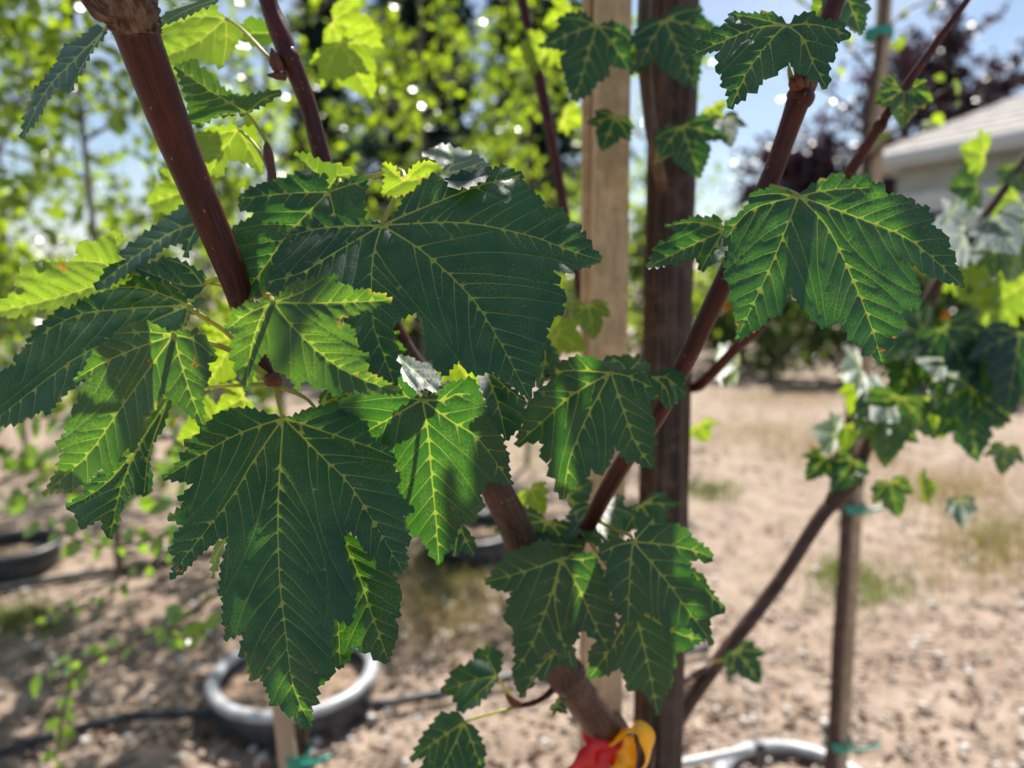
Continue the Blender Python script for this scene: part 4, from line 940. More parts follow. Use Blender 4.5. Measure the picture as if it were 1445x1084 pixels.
vertical_stake('tree_post', 953, 0, 927, 1084, .76, 68, M['post'], 'thick round weathered brown tree post beside the pale square stake', 'post', False)
vertical_stake('wooden_stake', 864, 0, 849, 1084, .74, 47, M['stake'], 'square pale sawn wooden stake beside the round brown post', 'stake', True, yaw=.05)
vertical_stake('gap_shade_strip', 840, 0, 834, 1084, .785, 14, M['post'], 'narrow dark batten added for the shaded gap between the square stake and the pale lath', 'shade_strip', True, yaw=.1)  # dark strip stands in for the stake's shaded side face
vertical_stake('wooden_lath', 827, 0, 823, 1084, .765, 10, M['stake'], 'thin pale lath along the edge of the square stake', 'lath', True, depth=1.6, yaw=.1)

def ribbon(name, rows, width, mat, label, cat, up, n=60, thick=.0006):
    c = catmull([list(P(*r)) for r in rows], n)
    t = np.gradient(c, axis=0); t /= np.linalg.norm(t, axis=1)[:, None]
    up = np.array(up, float)
    V, F = [], []
    for i in range(n):
        s = up - t[i] * np.dot(up, t[i]); s /= np.linalg.norm(s) + 1e-9
        tw = math.sin(i * .31) * .25
        nn = np.cross(t[i], s)
        s = s * math.cos(tw) + nn * math.sin(tw); nn = np.cross(t[i], s)
        for a, b in ((-1, -1), (1, -1), (1, 1), (-1, 1)): V.append(c[i] + s * width / 2 * a + nn * thick / 2 * b)
    for i in range(n - 1):
        for k in range(4):
            k2 = (k + 1) % 4
            F.append((i * 4 + k, i * 4 + k2, (i + 1) * 4 + k2, (i + 1) * 4 + k))
    o = mesh_obj(name, V, F, mat, None, origin=P(*rows[0]))
    return tag(o, label, cat)

# red tape wound round the stem, with a tail; yellow loop knotted behind it
rt = empty('red_tape', P(860, 1050, .60), 'red flagging tape tied round the maple stem above the yellow loop', 'tape')
def wrap(cx, cy, d, rpx_, turns, width, rise):
    rows = []
    ax = (P(800, 955, .565) - P(870, 1060, .62)).normalized()
    c0 = P(cx, cy, d)
    u = ax.cross(Vector((0, 1, 0))).normalized(); w = ax.cross(u)
    pts = []
    for k in range(int(20 * turns) + 1):
        a = k / 20 * 2 * math.pi
        pts.append(c0 + ax * (rise * (k / (20 * turns) - .5)) + (u * math.cos(a) + w * math.sin(a)) * rpx_ * d / FPX)
    V, F = [], []
    for i, p in enumerate(pts):
        for s in (-1, 1): V.append(p + ax * width / 2 * s)
    for i in range(len(pts) - 1): F.append((i * 2, i * 2 + 1, i * 2 + 3, i * 2 + 2))
    return V, F
V, F = wrap(858, 1042, .612, 30, 2.2, .016, .010)
mesh_obj('tape_wrap', V, F, M['red'], rt)
def part_ribbon(name, rows, width, mat, parent, up):
    o = ribbon(name, rows, width, mat, None, None, up)
    w0 = Vector(o.location); o.parent = parent; o.location = w0 - wloc(parent)
    return o
part_ribbon('tape_tail', [(858, 1040, .588), (836, 1062, .58), (812, 1090, .575), (790, 1125, .575)], .017, M['red'], rt, (.7, .15, -.7))
part_ribbon('tape_tail', [(858, 1044, .590), (848, 1068, .583), (838, 1100, .58), (842, 1140, .58)], .015, M['red'], rt, (1, 0, 0.1))
part_ribbon('tape_loop', [(850, 1035, .592), (840, 1045, .588), (838, 1058, .587), (850, 1056, .590)], .004, M['red'], rt, (0, 1, .2))
yl = empty('yellow_tape', P(895, 1060, .60), 'yellow flagging loop standing out beside the red tape knot', 'tape')
part_ribbon('tape_loop', [(862, 1048, .588), (878, 1036, .585), (898, 1028, .583), (913, 1040, .585), (916, 1062, .588), (906, 1086, .592), (880, 1104, .595), (862, 1102, .597)], .015, M['yellow'], yl, (.75, .8, .2))
part_ribbon('tape_tail', [(880, 1040, .598), (884, 1066, .596), (876, 1090, .594), (850, 1118, .592)], .016, M['yellow'], yl, (1, 0, .2))

# ------------------------------------------------------------------ pots, hoses and pipes
def lathe(prof, c, n=48):
    V, F = [], []
    for r, z in prof:
        for k in range(n):
            a = 2 * math.pi * k / n
            V.append((c[0] + r * math.cos(a), c[1] + r * math.sin(a), c[2] + z))
    for i in range(len(prof) - 1):
        for k in range(n):
            k2 = (k + 1) % n
            F.append((i * n + k, i * n + k2, (i + 1) * n + k2, (i + 1) * n + k))
    return V, F

def pot(c, r, h, label, group='black nursery pots on the dirt', rim='rim'):
    o = empty('nursery_pot', c, label, 'pot', group)
    V, F = lathe([(0.0, .004), (r * .80, .002), (r * .82, .01), (r * .97, h - .05), (r * .97, h - .012), (r * .93, h - .012), (r * .915, h - .055)], c)
    mesh_obj('pot_body', V, F, M['pot'], o)
    prof = [(r * .955 + .018 * math.cos(t), h - .006 + .014 * math.sin(t)) for t in np.linspace(-1.6, 4.6, 14)]
    V, F = lathe(prof, c, 64)
    mesh_obj('pot_rim', V, F, M[rim], o)
    rg = np.random.RandomState(int(abs(c[0]) * 1000))
    V, F = [(c[0], c[1], c[2] + h - .045)], []
    for i in range(1, 9):
        for k in range(32):
            a = 2 * math.pi * k / 32
            rr = r * .905 * i / 8
            V.append((c[0] + rr * math.cos(a), c[1] + rr * math.sin(a), c[2] + h - .045 + rg.uniform(-.008, .008)))
    for k in range(32): F.append((0, 1 + k, 1 + (k + 1) % 32))
    for i in range(7):
        for k in range(32):
            k2 = (k + 1) % 32
            F.append((1 + i * 32 + k, 1 + (i + 1) * 32 + k, 1 + (i + 1) * 32 + k2, 1 + i * 32 + k2))
    mesh_obj('potting_bark', V, F, M['mulch'], o)
    return o

pc = P(415, 946, 1.956)
pot((pc.x, pc.y, -.30), .212, pc.z + .30, 'black nursery pot with dusty rim painted pale for sun glare behind the hanging leaf')
pc2 = P(1130, 1118, 1.58)
pot((pc2.x, pc2.y, -.30), .175, pc2.z + .30, 'black nursery pot holding the thin stake with green ties')
g1 = G(18, 800); pot((g1.x, g1.y, -.2), .17, .29, rim='pot', label='small black nursery pot near the far hose among the leafy saplings')
g2 = G(662, 775); pot((g2.x, g2.y, -.2), .20, .29, rim='pot', label='black nursery pot behind the maple trunk')

def hose(name, pix, r, mat, label, cat, z=None):
    z = r if z is None else z
    pts = [G(x, y, z) for x, y in pix]
    return tag(tube(name, pts, [r] * len(pts), mat, None, 12, 12 * len(pts), 0.0, 0), label, cat)
hose('drip_hose', [(-120, 1110), (0, 1063), (90, 1035), (180, 1012), (300, 1006), (420, 1003), (520, 996), (620, 978), (720, 955), (830, 938), (1000, 915)], .0115, M['hose'], 'black poly drip hose curving past the pale-rimmed pot', 'hose')
hose('drip_hose', [(-100, 850), (0, 832), (80, 818), (180, 802), (300, 780), (420, 758), (640, 730), (700, 722)], .014, M['hose'], 'black hose lying farther back beside the small pot', 'hose')
gp = empty('water_pipe', P(1020, 1062, 1.45), 'pale grey water pipe with a black end fitting by the staked pot', 'pipe')
pa, pb = P(900, 1090, 1.45), P(1066, 1056, 1.50)
tube('pipe', [pa, (pa + pb) / 2, pb], [.0085] * 3, M['pvc'], gp, 14)
tube('fitting', [pb, P(1078, 1054, 1.50)], [.0115] * 2, M['hose'], gp, 14, 4)
tube('riser', [P(1072, 1054, 1.50), P(1074, 1072, 1.52), Vector((P(1074, 1072, 1.52).x, P(1074, 1072, 1.52).y, 0.0))], [.007] * 3, M['hose'], gp, 10, 8)
tube('drip_line', [pb, P(1066, 1000, 1.6), P(1052, 970, 1.7), P(1000, 935, 1.8)], [.002] * 4, M['hose'], gp, 6)

# ------------------------------------------------------------------ leaf shapes for the saplings
def oval_mesh(name, L, wd, mat, fold=.18, droop=.25, tip=1.0):
    xs = [0, .12, .3, .5, .7, .87, 1.0]
    ws = [.05, .55, .92, 1.0, .78, .38 * tip, .02]
    V, F = [], []
    for t, w in zip(xs, ws):
        z = -droop * L * t * t
        for s in (-1, 0, 1): V.append((s * w * wd / 2, t * L, z + abs(s) * w * wd / 2 * fold))
    for i in range(len(xs) - 1):
        for k in (0, 1): F.append((i * 3 + k, i * 3 + k + 1, (i + 1) * 3 + k + 1, (i + 1) * 3 + k))
    me = bpy.data.meshes.new(name)
    me.from_pydata(V, [], F)
    me.polygons.foreach_set('use_smooth', [True] * len(me.polygons))
    me.materials.append(mat)
    at = me.attributes.new('tint', 'FLOAT', 'POINT')
    at.data.foreach_set('value', [.5] * len(V))
    return me

def rot_for(rg, up_bias=.55, sagdir=None):
    """random leaf frame: y = towards the tip, z = upper side"""
    n = rg.normal(size=3) * (1 - up_bias) + np.array([0, 0, 1.0]) * up_bias
    n /= np.linalg.norm(n)
    y = rg.normal(size=3); y[2] -= .35
    y = y - n * np.dot(y, n); y /= np.linalg.norm(y)
    x = np.cross(y, n)
    return np.stack([x, y, n], 1)

def leaf_cloud(name, pts, me, size, mat, parent, rg, up_bias=.5, kind='stuff'):
    """one crown mesh of many separate leaves"""
    bv = np.array([list(v.co) for v in me.vertices]); bf = [list(p.vertices) for p in me.polygons]
    nv = len(bv)
    V = np.zeros((len(pts) * nv, 3)); F = []; T = np.zeros(len(pts) * nv)
    for i, p in enumerate(pts):
        s = size * rg.uniform(.65, 1.25)
        V[i * nv:(i + 1) * nv] = (bv * s) @ rot_for(rg, up_bias).T + p
        T[i * nv:(i + 1) * nv] = rg.uniform(0, 1)
        F.extend([[k + i * nv for k in f] for f in bf])
    o = mesh_obj(name, V, F, mat, parent)
    at = o.data.attributes.new('tint', 'FLOAT', 'POINT'); at.data.foreach_set('value', T)
    if kind: o['kind'] = kind
    return o

OVAL = oval_mesh('oval_leaf', 1.0, .55, M['oval'])
SMALL = oval_mesh('small_leaf', 1.0, .6, M['oval_dark'])
CLUMP_SRC = oval_mesh('far_leaf', 1.0, .7, M['far'])
NEED = oval_mesh('needle_spray', 1.0, .3, M['conifer'], .05, .1)
for m_ in (): pass

def skeleton(rg, base, h, spread, nlimb, sub=5, zlo=.25, lean=(0, 0)):
    """trunk points, limb polylines and twig end points"""
    base = np.array(base, float)
    top = base + np.array([lean[0], lean[1], h])
    trunk_pts = [base + (top - base) * t + np.array([rg.uniform(-.02, .02), rg.uniform(-.02, .02), 0]) * (t > 0) for t in np.linspace(0, 1, 6)]
    limbs, seeds = [], []
    for i in range(nlimb):
        t = zlo + (1 - zlo) * (i + rg.uniform(0, .8)) / nlimb
        st = base + (top - base) * t
        a = i * 2.4 + rg.uniform(-.5, .5)
        L = spread * (1.15 - .55 * t) * rg.uniform(.7, 1.15)
        dirn = np.array([math.cos(a), math.sin(a), rg.uniform(.25, .9)])
        dirn /= np.linalg.norm(dirn)
        pl = [st]
        for k in range(4):
            pl.append(pl[-1] + dirn * L / 4)
            dirn = dirn + rg.normal(size=3) * .18 + np.array([0, 0, .05 - .09 * k]); dirn /= np.linalg.norm(dirn)
        limbs.append(pl)
        for k in range(1, 5):
            for j in range(sub):
                q = pl[k] + rg.normal(size=3) * np.array([.10, .10, .09]) * spread / .6
                seeds.append((pl[k - 1] + (pl[k] - pl[k - 1]) * rg.uniform(0, 1), q))
    return trunk_pts, limbs, seeds

def broad_tree(name, base, h, spread, nlimb, nleaf, lsize, label, cat, group, seed, leafmesh=None, matk='oval', barkk='bark_grey', r0=.014, zlo=.25, singles=0, sub=5, up=.45, twigs=True, lean=(0, 0)):
    rg = np.random.RandomState(seed)
    leafmesh = leafmesh or OVAL
    root = empty(name, base, label, cat, group)
    tp, limbs, seeds = skeleton(rg, base, h, spread, nlimb, sub, zlo, lean)
    tube('trunk', tp, [r0 * (1 - .75 * k / 5) for k in range(6)], M[barkk], root, 9, 24, .03, seed)
    for pl in limbs: tube('branch', pl, [r0 * .42, r0 * .34, r0 * .26, r0 * .18, r0 * .08], M[barkk], root, 6, 12, .03, seed)
    if twigs:
        geo = []
        for a, b in seeds: geo.append(tube_geo([a, (a + b) / 2 + np.array([0, 0, .01]), b], [r0 * .12, r0 * .09, r0 * .05], 3, 5, 0, 0, False))
        V, F = join_geo(geo)
        tw = mesh_obj('twigs', V, F, M[barkk], root); tw['kind'] = 'stuff'
    pts = []
    for i in range(nleaf):
        a, b = seeds[rg.randint(len(seeds))]
        t = rg.uniform(.2, 1.15)
        pts.append(a + (b - a) * t + rg.normal(size=3) * lsize * .45)
    pts = np.array(pts)
    if singles:
        d = np.linalg.norm(pts - CP, axis=1)
        fr = (pts - CP)
        dep = fr @ CF; px = fr @ CR / dep * FPX + W / 2; py = H / 2 - fr @ CU / dep * FPX
        d = np.where((px > -20) & (px < W + 20) & (py > -20) & (py < H + 20), d, d + 100)
        order = np.argsort(d)
        near, rest = pts[order[:singles]], pts[order[singles:]]
        wb = wloc(root)
        for p in near:
            o = bpy.data.objects.new('leaf', leafmesh)
            COL.objects.link(o)
            Rm = rot_for(rg, up)
            s = lsize * rg.uniform(.75, 1.3)
            o.matrix_basis = Matrix.Translation(Vector(p) - wb) @ Matrix(Rm.tolist()).to_4x4() @ Matrix.Scale(s, 4)
            o.parent = root
        pts = rest
    if len(pts): leaf_cloud('crown', pts, leafmesh, lsize, M[matk], root, rg, up)
    return root

def ground_at(px, d):
    v = P(px, 560, d)
    return (v.x, v.y, 0.0)

# ------------------------------------------------------------------ saplings in the row behind, left
GR = 'oval-leaved saplings in the nursery row'
for i, (px, d, h, sp, nl, n, ls, lab, sg) in enumerate([
        (-90, 2.2, 2.9, .75, 20, 2300, .058, 'leafy oval-leaved sapling at the near end of the row, cut by the frame', 120),
        (150, 2.7, 3.1, .80, 20, 2600, .056, 'oval-leaved sapling standing behind the thick red branch', 160),
        (400, 3.1, 3.2, .75, 16, 1800, .056, 'bright oval-leaved sapling showing above the upper large maple leaf', 160),
        (600, 3.6, 3.1, .75, 15, 1600, .056, 'sunlit oval-leaved sapling in front of the dark conifers', 120),
        (745, 4.4, 3.0, .75, 14, 1400, .056, 'oval-leaved sapling between the conifers and the pale stake', 60),
        (30, 4.2, 3.3, .95, 16, 1900, .06, 'sapling in the second row seen through the left foliage', 0),
        (300, 4.9, 3.3, .95, 16, 1900, .06, 'sapling in the second row behind the bright one', 0),
        (905, 5.4, 2.7, .7, 13, 1100, .058, 'yellow-green sapling showing between the stake and the round post', 0)]):
    broad_tree('nursery_sapling', ground_at(px, d), h, sp, nl, n, ls, lab, 'sapling', GR, 50 + i, r0=.016, zlo=.13 if i in (0, 1, 5, 6) else .2, singles=sg, up=.3)

# the small-leaved sapling on its stake under the hanging leaf
vertical_stake('thin_stake', 402, 700, 410, 1084, 1.0, 27, M['stake_brown'], 'thin pale stake with a green tie below the hanging leaf', 'stake', False) if False else None
sb = P(428, 1050, 1.03)
sap = empty('small_leaved_sapling', (sb.x, sb.y, 0), 'small-leaved sapling tied to the short stake, branches drooping left over the dirt', 'sapling')
tube('trunk', [(sb.x, sb.y, 0), (sb.x, sb.y, .25), P(428, 1050, 1.03), P(424, 900, 1.03), P(415, 760, 1.03), P(410, 640, 1.04)], [.009, .0085, .008, .007, .006, .005], M['twig'], sap, 10, 30, .03, 3)
rg = np.random.RandomState(5)
def sap_branch(rows, n, ls):
    pts = [P(*r) for r in rows]
    k = len(pts)
    tube('branch', pts, [.0035 * (1 - .75 * i / k) for i in range(k)], M['twig'], sap, 7, 26, .03, 2)
    c = catmull([list(p) for p in pts], n)
    wb = wloc(sap)
    for i in range(2, n):
        o = bpy.data.objects.new('leaf', SMALL)
        COL.objects.link(o)
        side = 1 if i % 2 else -1
        t = c[min(i + 1, n - 1)] - c[i - 1]; t /= np.linalg.norm(t)
        nn = np.array([0, -.9, .6]) + rg.normal(size=3) * .45; nn /= np.linalg.norm(nn)
        y = np.cross(nn, t) * side + t * .7; y /= np.linalg.norm(y)
        nn = nn - y * np.dot(nn, y); nn /= np.linalg.norm(nn)
        Rm = np.stack([np.cross(y, nn), y, nn], 1)
        o.matrix_basis = Matrix.Translation(Vector(c[i]) - wb) @ Matrix(Rm.tolist()).to_4x4() @ Matrix.Scale(ls * rg.uniform(.7, 1.25), 4)
        o.parent = sap
sap_branch([(418, 800, 1.03), (360, 800, 1.06), (290, 850, 1.10), (200, 900, 1.15), (110, 930, 1.2), (60, 950, 1.22)], 22, .034)
sap_branch([(200, 900, 1.15), (110, 945, 1.12), (95, 985, 1.12), (85, 1030, 1.12), (78, 1070, 1.12)], 16, .026)
sap_branch([(420, 780, 1.03), (340, 760, 1.1), (250, 770, 1.2), (150, 840, 1.3), (60, 870, 1.35)], 26, .026)
sap_branch([(416, 720, 1.03), (300, 720, 1.1), (200, 700, 1.2), (100, 690, 1.25), (20, 700, 1.3)], 30, .042)
sap_branch([(412, 680, 1.03), (300, 640, 1.15), (180, 600, 1.25), (60, 590, 1.35), (-30, 600, 1.4)], 34, .045)
sap_branch([(410, 650, 1.04), (320, 560, 1.2), (200, 520, 1.35), (80, 480, 1.45), (-30, 470, 1.5)], 34, .045)
sap_branch([(300, 720, 1.1), (220, 760, 1.15), (140, 770, 1.2), (60, 740, 1.2)], 18, .036)
sap_branch([(414, 700, 1.03), (330, 690, 1.3), (220, 650, 1.5), (110, 640, 1.6), (0, 650, 1.7)], 40, .05)
sap_branch([(414, 690, 1.03), (280, 600, 1.4), (160, 560, 1.6), (60, 530, 1.7), (-40, 540, 1.75)], 40, .05)
sap_branch([(290, 850, 1.10), (240, 890, 1.12), (270, 900, 1.1), (290, 890, 1.08)], 10, .03)
a_, b_ = P(398, 1000, 1.0), P(408, 1084, 1.0)
ax_ = (a_ - b_).normalized()
base_ = b_ - ax_ * (b_.z / ax_.z)
top_ = a_ + ax_ * .25
st_ = empty('short_stake', base_, 'short pale stake with a green tie below the tip of the hanging leaf', 'stake')
V, F = tube_geo([base_, (base_ + top_) / 2, top_], [.0125, .0125, .0125], 16, 12)
mesh_obj('stake', V, F, M['stake_brown'], st_)
def tie(parent, c, r, tail=True, ax=Vector((0, 0, 1))):
    V, F = [], []
    for k in range(25):
        a = 2 * math.pi * k / 24
        for s in (-1, 1): V.append((c.x + r * math.cos(a), c.y + r * math.sin(a), c.z + s * .009))
    for k in range(24): F.append((k * 2, k * 2 + 1, k * 2 + 3, k * 2 + 2))
    geo = [(V, F)]
    if tail: geo.append(tube_geo([c + Vector((r * .6, -r, 0)), c + Vector((r * 1.6, -r * 1.3, .008)), c + Vector((r * 2.6, -r, .014))], [.004, .0035, .003], 5, 6))
    Vj, Fj = join_geo(geo)
    mesh_obj('green_tie', Vj, Fj, M['tie'], parent)
tie(st_, P(416, 1066, 1.008), .021)

# thin staked sapling on the right
a_, b_ = P(1248, 0, 1.60), P(1186, 1070, 1.60)
ax_ = (a_ - b_).normalized(); base_ = b_ - ax_ * (b_.z / ax_.z); top_ = a_ + ax_ * .3
s2 = empty('thin_stake', base_, 'tall thin brown stake with green ties standing in the right-hand pot', 'stake')
tube('stake', [base_, (base_ + top_) / 2, top_], [.0155] * 3, M['stake_brown'], s2, 14, 24, .01)
def on_axis(y): 
    t = (P(1200, y, 1.6).z - base_.z) / ax_.z
    return base_ + ax_ * t
for y in (48, 715, 1046): tie(s2, on_axis(y) + Vector((-.008, 0, 0)), .030, y != 48)
s3 = empty('staked_sapling', base_ + Vector((-.028, -.012, 0)), 'slim dark-stemmed sapling tied to the tall thin stake', 'sapling')
tr = [on_axis(y) + Vector((dx, -.012, 0)) for y, dx in ((1250, -.028), (1100, -.029), (1000, -.025), (900, -.027), (800, -.024), (715, -.026), (500, -.03), (300, -.02), (180, -.03), (60, -.01), (-80, .0))]
tr[0] = Vector((tr[0].x, tr[0].y, 0))
tube('trunk', tr, [.0115, .0115, .011, .011, .0105, .010, .009, .008, .007, .006, .005], M['bark_trunk'], s3, 10, 60, .05, 8)
rg = np.random.RandomState(8)
for (y, dx, dz, n) in ((180, -.16, .12, 9), (230, .14, .15, 8), (60, .15, .1, 7), (110, -.2, .2, 8), (0, -.1, .25, 7)):
    p0 = on_axis(y) + Vector((-.02, -.012, 0)); p1 = p0 + Vector((dx, rg.uniform(-.1, .1), dz))
    tube('branch', [p0, (p0 + p1) / 2 + Vector((0, 0, .02)), p1], [.004, .003, .0015], M['twig'], s3, 6, 10)
    wb = wloc(s3)
    for k in range(n):
        q = p0 + (p1 - p0) * rg.uniform(.3, 1.05)
        o = bpy.data.objects.new('leaf', OVAL); COL.objects.link(o)
        o.matrix_basis = Matrix.Translation(q + Vector(rg.normal(size=3) * .025) - wb) @ Matrix(rot_for(rg, .35).tolist()).to_4x4() @ Matrix.Scale(.034 * rg.uniform(.7, 1.2), 4)
        o.parent = s3

# ------------------------------------------------------------------ backdrop planting
def conifer(base, h, r, n, label, seed):
    rg = np.random.RandomState(seed)
    root = empty('conifer', base, label, 'tree', 'dark conifers behind the saplings')
    tube('trunk', [base, (base[0], base[1], h * .5), (base[0], base[1], h)], [.18, .12, .02], M['bark_grey'], root, 10, 12, .03)
    pts = []
    for i in range(n):
        t = rg.uniform(0, 1) ** .8
        rr = r * (1 - t * .85) * math.sqrt(rg.uniform(.12, 1)) * (0.75 + .25 * math.sin(t * 60))
        a = rg.uniform(0, 6.283)
        pts.append((base[0] + rr * math.cos(a), base[1] + rr * math.sin(a), .3 + t * (h - .3)))
    leaf_cloud('crown', np.array(pts), NEED, .45, M['conifer'], root, rg, .3)
def gat(px, d): v = P(px, 560, d); return (v.x, v.y, 0.0)
conifer(gat(600, 13), 9.5, 1.5, 5200, 'dark conifer behind the oval-leaved saplings', 1)
conifer(gat(750, 15), 11, 1.7, 5200, 'broader dark conifer between the saplings and the pale stake', 2)
conifer(gat(470, 17), 8.5, 1.4, 3600, 'farther dark conifer behind the bright sapling', 3)

GB = 'shrubs along the far edge of the nursery'
for i, (px, d, h, sp, n, lab) in enumerate([
        (-40, 8.5, 1.7, 1.1, 1500, 'rounded shrub at the far edge behind the near saplings'), (170, 9, 1.5, 1.2, 1500, 'far rounded shrub behind the thick branch'), (370, 9, 1.7, 1.2, 1500, 'far rounded shrub behind the upper maple leaves'),
        (560, 9.5, 1.6, 1.2, 1500, 'far rounded shrub under the dark conifers'), (740, 9.5, 1.8, 1.1, 1500, 'far rounded shrub left of the pale stake'), (900, 10, 2.0, 1.0, 1300, 'far sunlit shrub between stake and post'),
        (1040, 11, 2.3, 1.1, 1500, 'green shrub on the skyline right of the round post'), (1120, 12, 2.1, 1.2, 1500, 'low green shrub on the skyline below the house roof')]):
    broad_tree('shrub', gat(px, d), h * .85, sp, 12, n, .12, lab, 'shrub', GB, 80 + i, CLUMP_SRC, 'far', 'twig', .02, .05, 0, 4, .3, False)
for i, (x, y, h, lab) in enumerate([(-7.5, 8.5, 2.2, 'shrub at the far edge left of the near saplings'), (-9.5, 9.5, 2.6, 'tall shrub farther left along the nursery edge'), (-12, 10.5, 2.4, 'broad shrub far left along the nursery edge'), (-14.5, 10, 2.8, 'outermost tall shrub on the left nursery edge'), (12, 9.5, 2.2, 'shrub beyond the right end of the flower bed')]):
    broad_tree('shrub', (x, y, 0.0), h, 1.5, 12, 1300, .16, lab, 'shrub', GB, 180 + i, CLUMP_SRC, 'far', 'twig', .03, .05, 0, 4, .3, False)
for i, (px, d, zc, h, sp, n, lab) in enumerate([
        (1292, 17, 0, 5.5, 2.5, 7000, 'dark purple-leaved tree beside the house roof'), (1130, 17, 0, 3.5, 2.2, 4600, 'lower dark purple-leaved tree left of the house')]):
    broad_tree('purple_tree', gat(px, d), h, sp, 18, n, .17, lab, 'tree', 'purple-leaved trees by the house', 95 + i, CLUMP_SRC, 'purple', 'bark_grey', .09, .45, 0, 6, .3, True)

# flowering bed on the right
GF = 'flowering shrubs in the bed before the house'
for i, (px, d, h, sp, n) in enumerate([(1010, 9.3, 1.05, .75, 900), (1090, 8.6, 1.1, .8, 1000), (1190, 8.2, 1.15, .8, 1100), (1290, 7.9, 1.2, .85, 1100), (1390, 7.6, 1.2, .85, 1200), (1490, 7.4, 1.25, .85, 1200)]):
    lab = ['dark shrub at the left end of the flower bed beside the post', 'dark green shrub in the bed behind the slanting stem', 'orange-flecked shrub in the bed behind the lit maple leaf', 'dense shrub with orange flowers in the bed below the house', 'broad dark shrub with a few orange flowers in the bed', 'dark bed shrub cut by the frame edge'][i]
    root = broad_tree('bed_shrub', gat(px, d), h, sp, 12, n, .11, lab, 'shrub', GF, 110 + i, CLUMP_SRC, 'far', 'twig', .015, .05, 0, 5, .3, False)
    rg = np.random.RandomState(130 + i)
    b = np.array(gat(px, d))
    for k in range(5 if i in (2, 3, 4) else 2):
        a = rg.uniform(3.4, 6.0); rr = sp * rg.uniform(.6, .85)
        c = b + np.array([rr * math.cos(a), rr * math.sin(a) , rg.uniform(.45, .95) * h])
        Vf, Ff = [], []
        for q in range(9):
            Rm = rot_for(rg, .4); o_ = len(Vf)
            for (u, v) in ((-.4, 0), (.4, 0), (.3, .9), (-.3, .9)): Vf.append(c + Rm @ np.array([u * .05, v * .05, 0]))
            Ff.append((o_, o_ + 1, o_ + 2, o_ + 3))
        mesh_obj('flower', Vf, Ff, M['flower'], root, smooth=False)

# ------------------------------------------------------------------ house
def house():
    EL, ER = np.array(P(1205, 222, 13.0)), np.array(P(1420, 192, 10.5))
    z = CAMZ + 2.08
    EL[2] = ER[2] = z
    u = (ER - EL); L = np.linalg.norm(u); u /= L
    w = np.array([-u[1], u[0], 0])
    if w[1] < 0: w = -w
    up = np.array([0, 0, 1.0])
    R_ = EL + u * (L + 5.0)
    half, rise = 4.2, 2.2
    root = empty('house', (EL + u * 4 + w * 2).tolist()[:2] + [0], 'pale house with grey shingle hip roof beyond the flower bed', 'house')
    A0, B0 = EL, R_
    C0, D0 = R_ + w * 2 * half, EL + w * 2 * half
    r1, r2 = EL + u * half + w * half + up * rise, R_ - u * half + w * half + up * rise
    th = up * .05
    V = [A0, B0, C0, D0, r1, r2, A0 - th, B0 - th, C0 - th, D0 - th]
    F = [(0, 1, 5, 4), (1, 2, 5), (2, 3, 4, 5), (3, 0, 4), (6, 9, 8, 7), (0, 6, 7, 1), (1, 7, 8, 2), (2, 8, 9, 3), (3, 9, 6, 0)]
    rf = mesh_obj('roof', V, F, M['roof'], root, smooth=False)
    # shingle courses as low raised strips on the visible slope
    parts = []
    for k in range(1, 16):
        t = k / 16
        s0 = A0 + (r1 - A0) * t; s1 = B0 + (r2 - B0) * t
        sl = (r1 - A0) - u * np.dot(r1 - A0, u); sl /= np.linalg.norm(sl)
        nn = np.cross(u, sl); nn = nn if nn[2] > 0 else -nn
        parts.append(box_geo((s0 + s1) / 2 + nn * .006, (s1 - s0) / 2, sl * .02, nn * .008))
    V, F = join_geo(parts)
    mesh_obj('shingle_courses', V, F, M['roof'], rf, smooth=False)
    def bx(name, c, a, b, d, mat, par=root):
        V, F = box_geo(c, a, b, d); return mesh_obj(name, V, F, mat, par, smooth=False)
    bx('fascia', (A0 + B0) / 2 - w * .015 - up * .13, u * (L + 5) / 2, w * .015, up * .10, M['trim'])
    bx('gutter', (A0 + B0) / 2 - w * .07 - up * .09, u * (L + 5) / 2, w * .05, up * .05, M['trim'])
    bx('fascia', (A0 + D0) / 2 - u * .015 - up * .13, w * half, u * .015, up * .10, M['trim'])
    bx('soffit', (A0 + C0) / 2 - up * .20, u * ((L + 5) / 2 - .05), w * (half - .05), up * .02, M['siding'])
    wa, wb_ = EL + u * .5 + w * .5, R_ - u * .5 + w * .5
    Lw = np.linalg.norm(wb_ - wa)
    hw = z - .23
    bx('wall', (wa + wb_) / 2 + w * 3.5 - up * (z - hw / 2), u * Lw / 2, w * 3.5, up * hw / 2, M['siding'])
    bx('window_head', (wa + wb_) / 2 - w * .03 - up * .76, u * Lw / 2, w * .03, up * .12, M['trim'])
    for k in range(5):
        c = wa + u * (1.1 + k * 1.75) - up * 1.53
        wdw = bx('window', c - w * .02, u * .72, w * .02, up * .64, M['trim'])
        for s in (-1, 1): bx('pane', c + u * .345 * s - w * .043, u * .30, w * .006, up * .56, M['pane'], wdw)
    for k in range(11):
        zc = .15 + k * .115
        if zc < .95: bx('siding_board', (wa + wb_) / 2 - w * .012 + up * (zc - z), u * Lw / 2, w * .012, up * .052, M['siding'])
house()

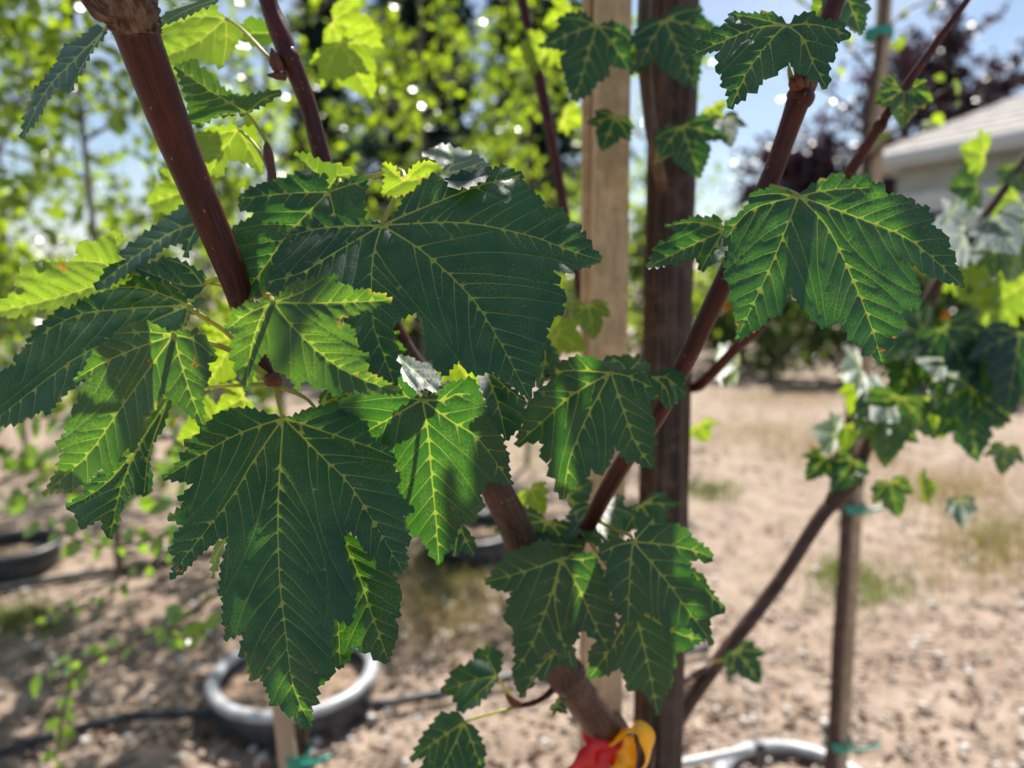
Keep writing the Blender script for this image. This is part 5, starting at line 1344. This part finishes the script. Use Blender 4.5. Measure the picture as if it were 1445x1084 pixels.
# ------------------------------------------------------------------ ground litter
def scatter(name, n, region, maker, mat, label, cat_kind, seed):
    rg = np.random.RandomState(seed)
    parts = []
    for i in range(n):
        parts.append(maker(region(rg), rg))
    V, F = join_geo(parts)
    o = mesh_obj(name, V, F, mat, None, origin=(0, 0, 0), smooth=False)
    return tag(o, label, None, None, cat_kind)
def chip(p, rg):
    a = rg.uniform(0, 6.283); l, w_, h = rg.uniform(.004, .016), rg.uniform(.002, .006), rg.uniform(.0008, .002)
    u = np.array([math.cos(a), math.sin(a), rg.uniform(-.25, .25)]); v = np.array([-math.sin(a), math.cos(a), rg.uniform(-.3, .3)])
    return box_geo(np.array(p) + np.array([0, 0, h]), u * l, v * w_, np.cross(u, v) * h)
def visible(rg, ylo=560, yhi=1084):
    g = G(rg.uniform(-60, 1500), ylo + (yhi - ylo) * rg.uniform(0, 1) ** 1.0)
    return (g.x, g.y, -.004)
scatter('wood_chips', 5000, visible, chip, M['chip'], 'pale wood chips and bark litter on the dirt', 'stuff', 1)
def pebble(p, rg):
    r = rg.uniform(.006, .016)
    V = []; F = []
    for i, (zz, rr) in enumerate(((-.4, .6), (0, 1), (.45, .7))):
        for k in range(6):
            a = k * math.pi / 3
            V.append((p[0] + r * rr * math.cos(a) * rg.uniform(.8, 1.2), p[1] + r * rr * math.sin(a) * rg.uniform(.8, 1.2), p[2] + r * (zz + .35)))
    for i in range(2):
        for k in range(6): F.append((i * 6 + k, i * 6 + (k + 1) % 6, i * 6 + 6 + (k + 1) % 6, i * 6 + 6 + k))
    F.append(tuple(12 + k for k in range(6)))
    return V, F
scatter('pebbles', 350, visible, pebble, M['stone'], 'pale pebbles scattered over the dirt', 'stuff', 2)
def blade(p, rg, hmin=.012, hmax=.045):
    h = rg.uniform(hmin, hmax); a = rg.uniform(0, 6.283); lean = rg.uniform(.1, .7) * h; w_ = rg.uniform(.0012, .003)
    d = np.array([math.cos(a), math.sin(a), 0]); s = np.array([-d[1], d[0], 0]) * w_
    p = np.array(p)
    m = p + d * lean * .35 + np.array([0, 0, h * .6]); t = p + d * lean + np.array([0, 0, h])
    return [p - s, p + s, m - s * .7, m + s * .7, t], [(0, 1, 3, 2), (2, 3, 4)]
def patch(spots):
    def f(rg):
        x, y, rx, ry = spots[rg.randint(len(spots))]
        g = G(x + rg.normal() * rx, y + rg.normal() * ry)
        return (g.x, g.y, -.012)
    return f
scatter('green_grass', 5000, patch([(1230, 830, 45, 16), (1190, 805, 25, 10), (1000, 690, 25, 8), (640, 830, 40, 30), (620, 790, 30, 20), (25, 870, 35, 14), (1400, 760, 30, 20), (760, 640, 25, 20)]), blade, M['grass'], 'patches of short green grass on the dirt', 'stuff', 3)
scatter('dry_grass', 9000, patch([(1400, 770, 60, 30), (1060, 610, 70, 14), (1180, 640, 60, 14), (1330, 690, 60, 16), (620, 850, 60, 40), (1100, 560, 60, 8)]), lambda p, rg: blade(p, rg, .015, .07), M['drygrass'], 'straw-coloured dry grass tufts on the dirt', 'stuff', 4)

def litter(p, rg):
    a = rg.uniform(0, 6.283); l, w_ = rg.uniform(.012, .030), rg.uniform(.008, .016)
    u = np.array([math.cos(a), math.sin(a), 0]); v = np.array([-u[1], u[0], 0]); z = np.array([0, 0, 1.0]); p = np.array(p)
    c1, c2 = rg.uniform(.004, .014, 2)
    return [p - u * l + z * c1, p - v * w_ + z * .002, p + u * l + z * c2, p + v * w_ + z * c1 * .8, p + z * .001], [(0, 1, 4), (1, 2, 4), (2, 3, 4), (3, 0, 4)]
M['litter'] = mat_thin('fallen_leaf', (0.13, 0.065, 0.035), (0.10, 0.05, 0.02), 0.6, 0.3, 0.5, 8)
scatter('leaf_litter', 420, visible, litter, M['litter'], 'curled brown fallen leaves lying on the dirt', 'stuff', 9)
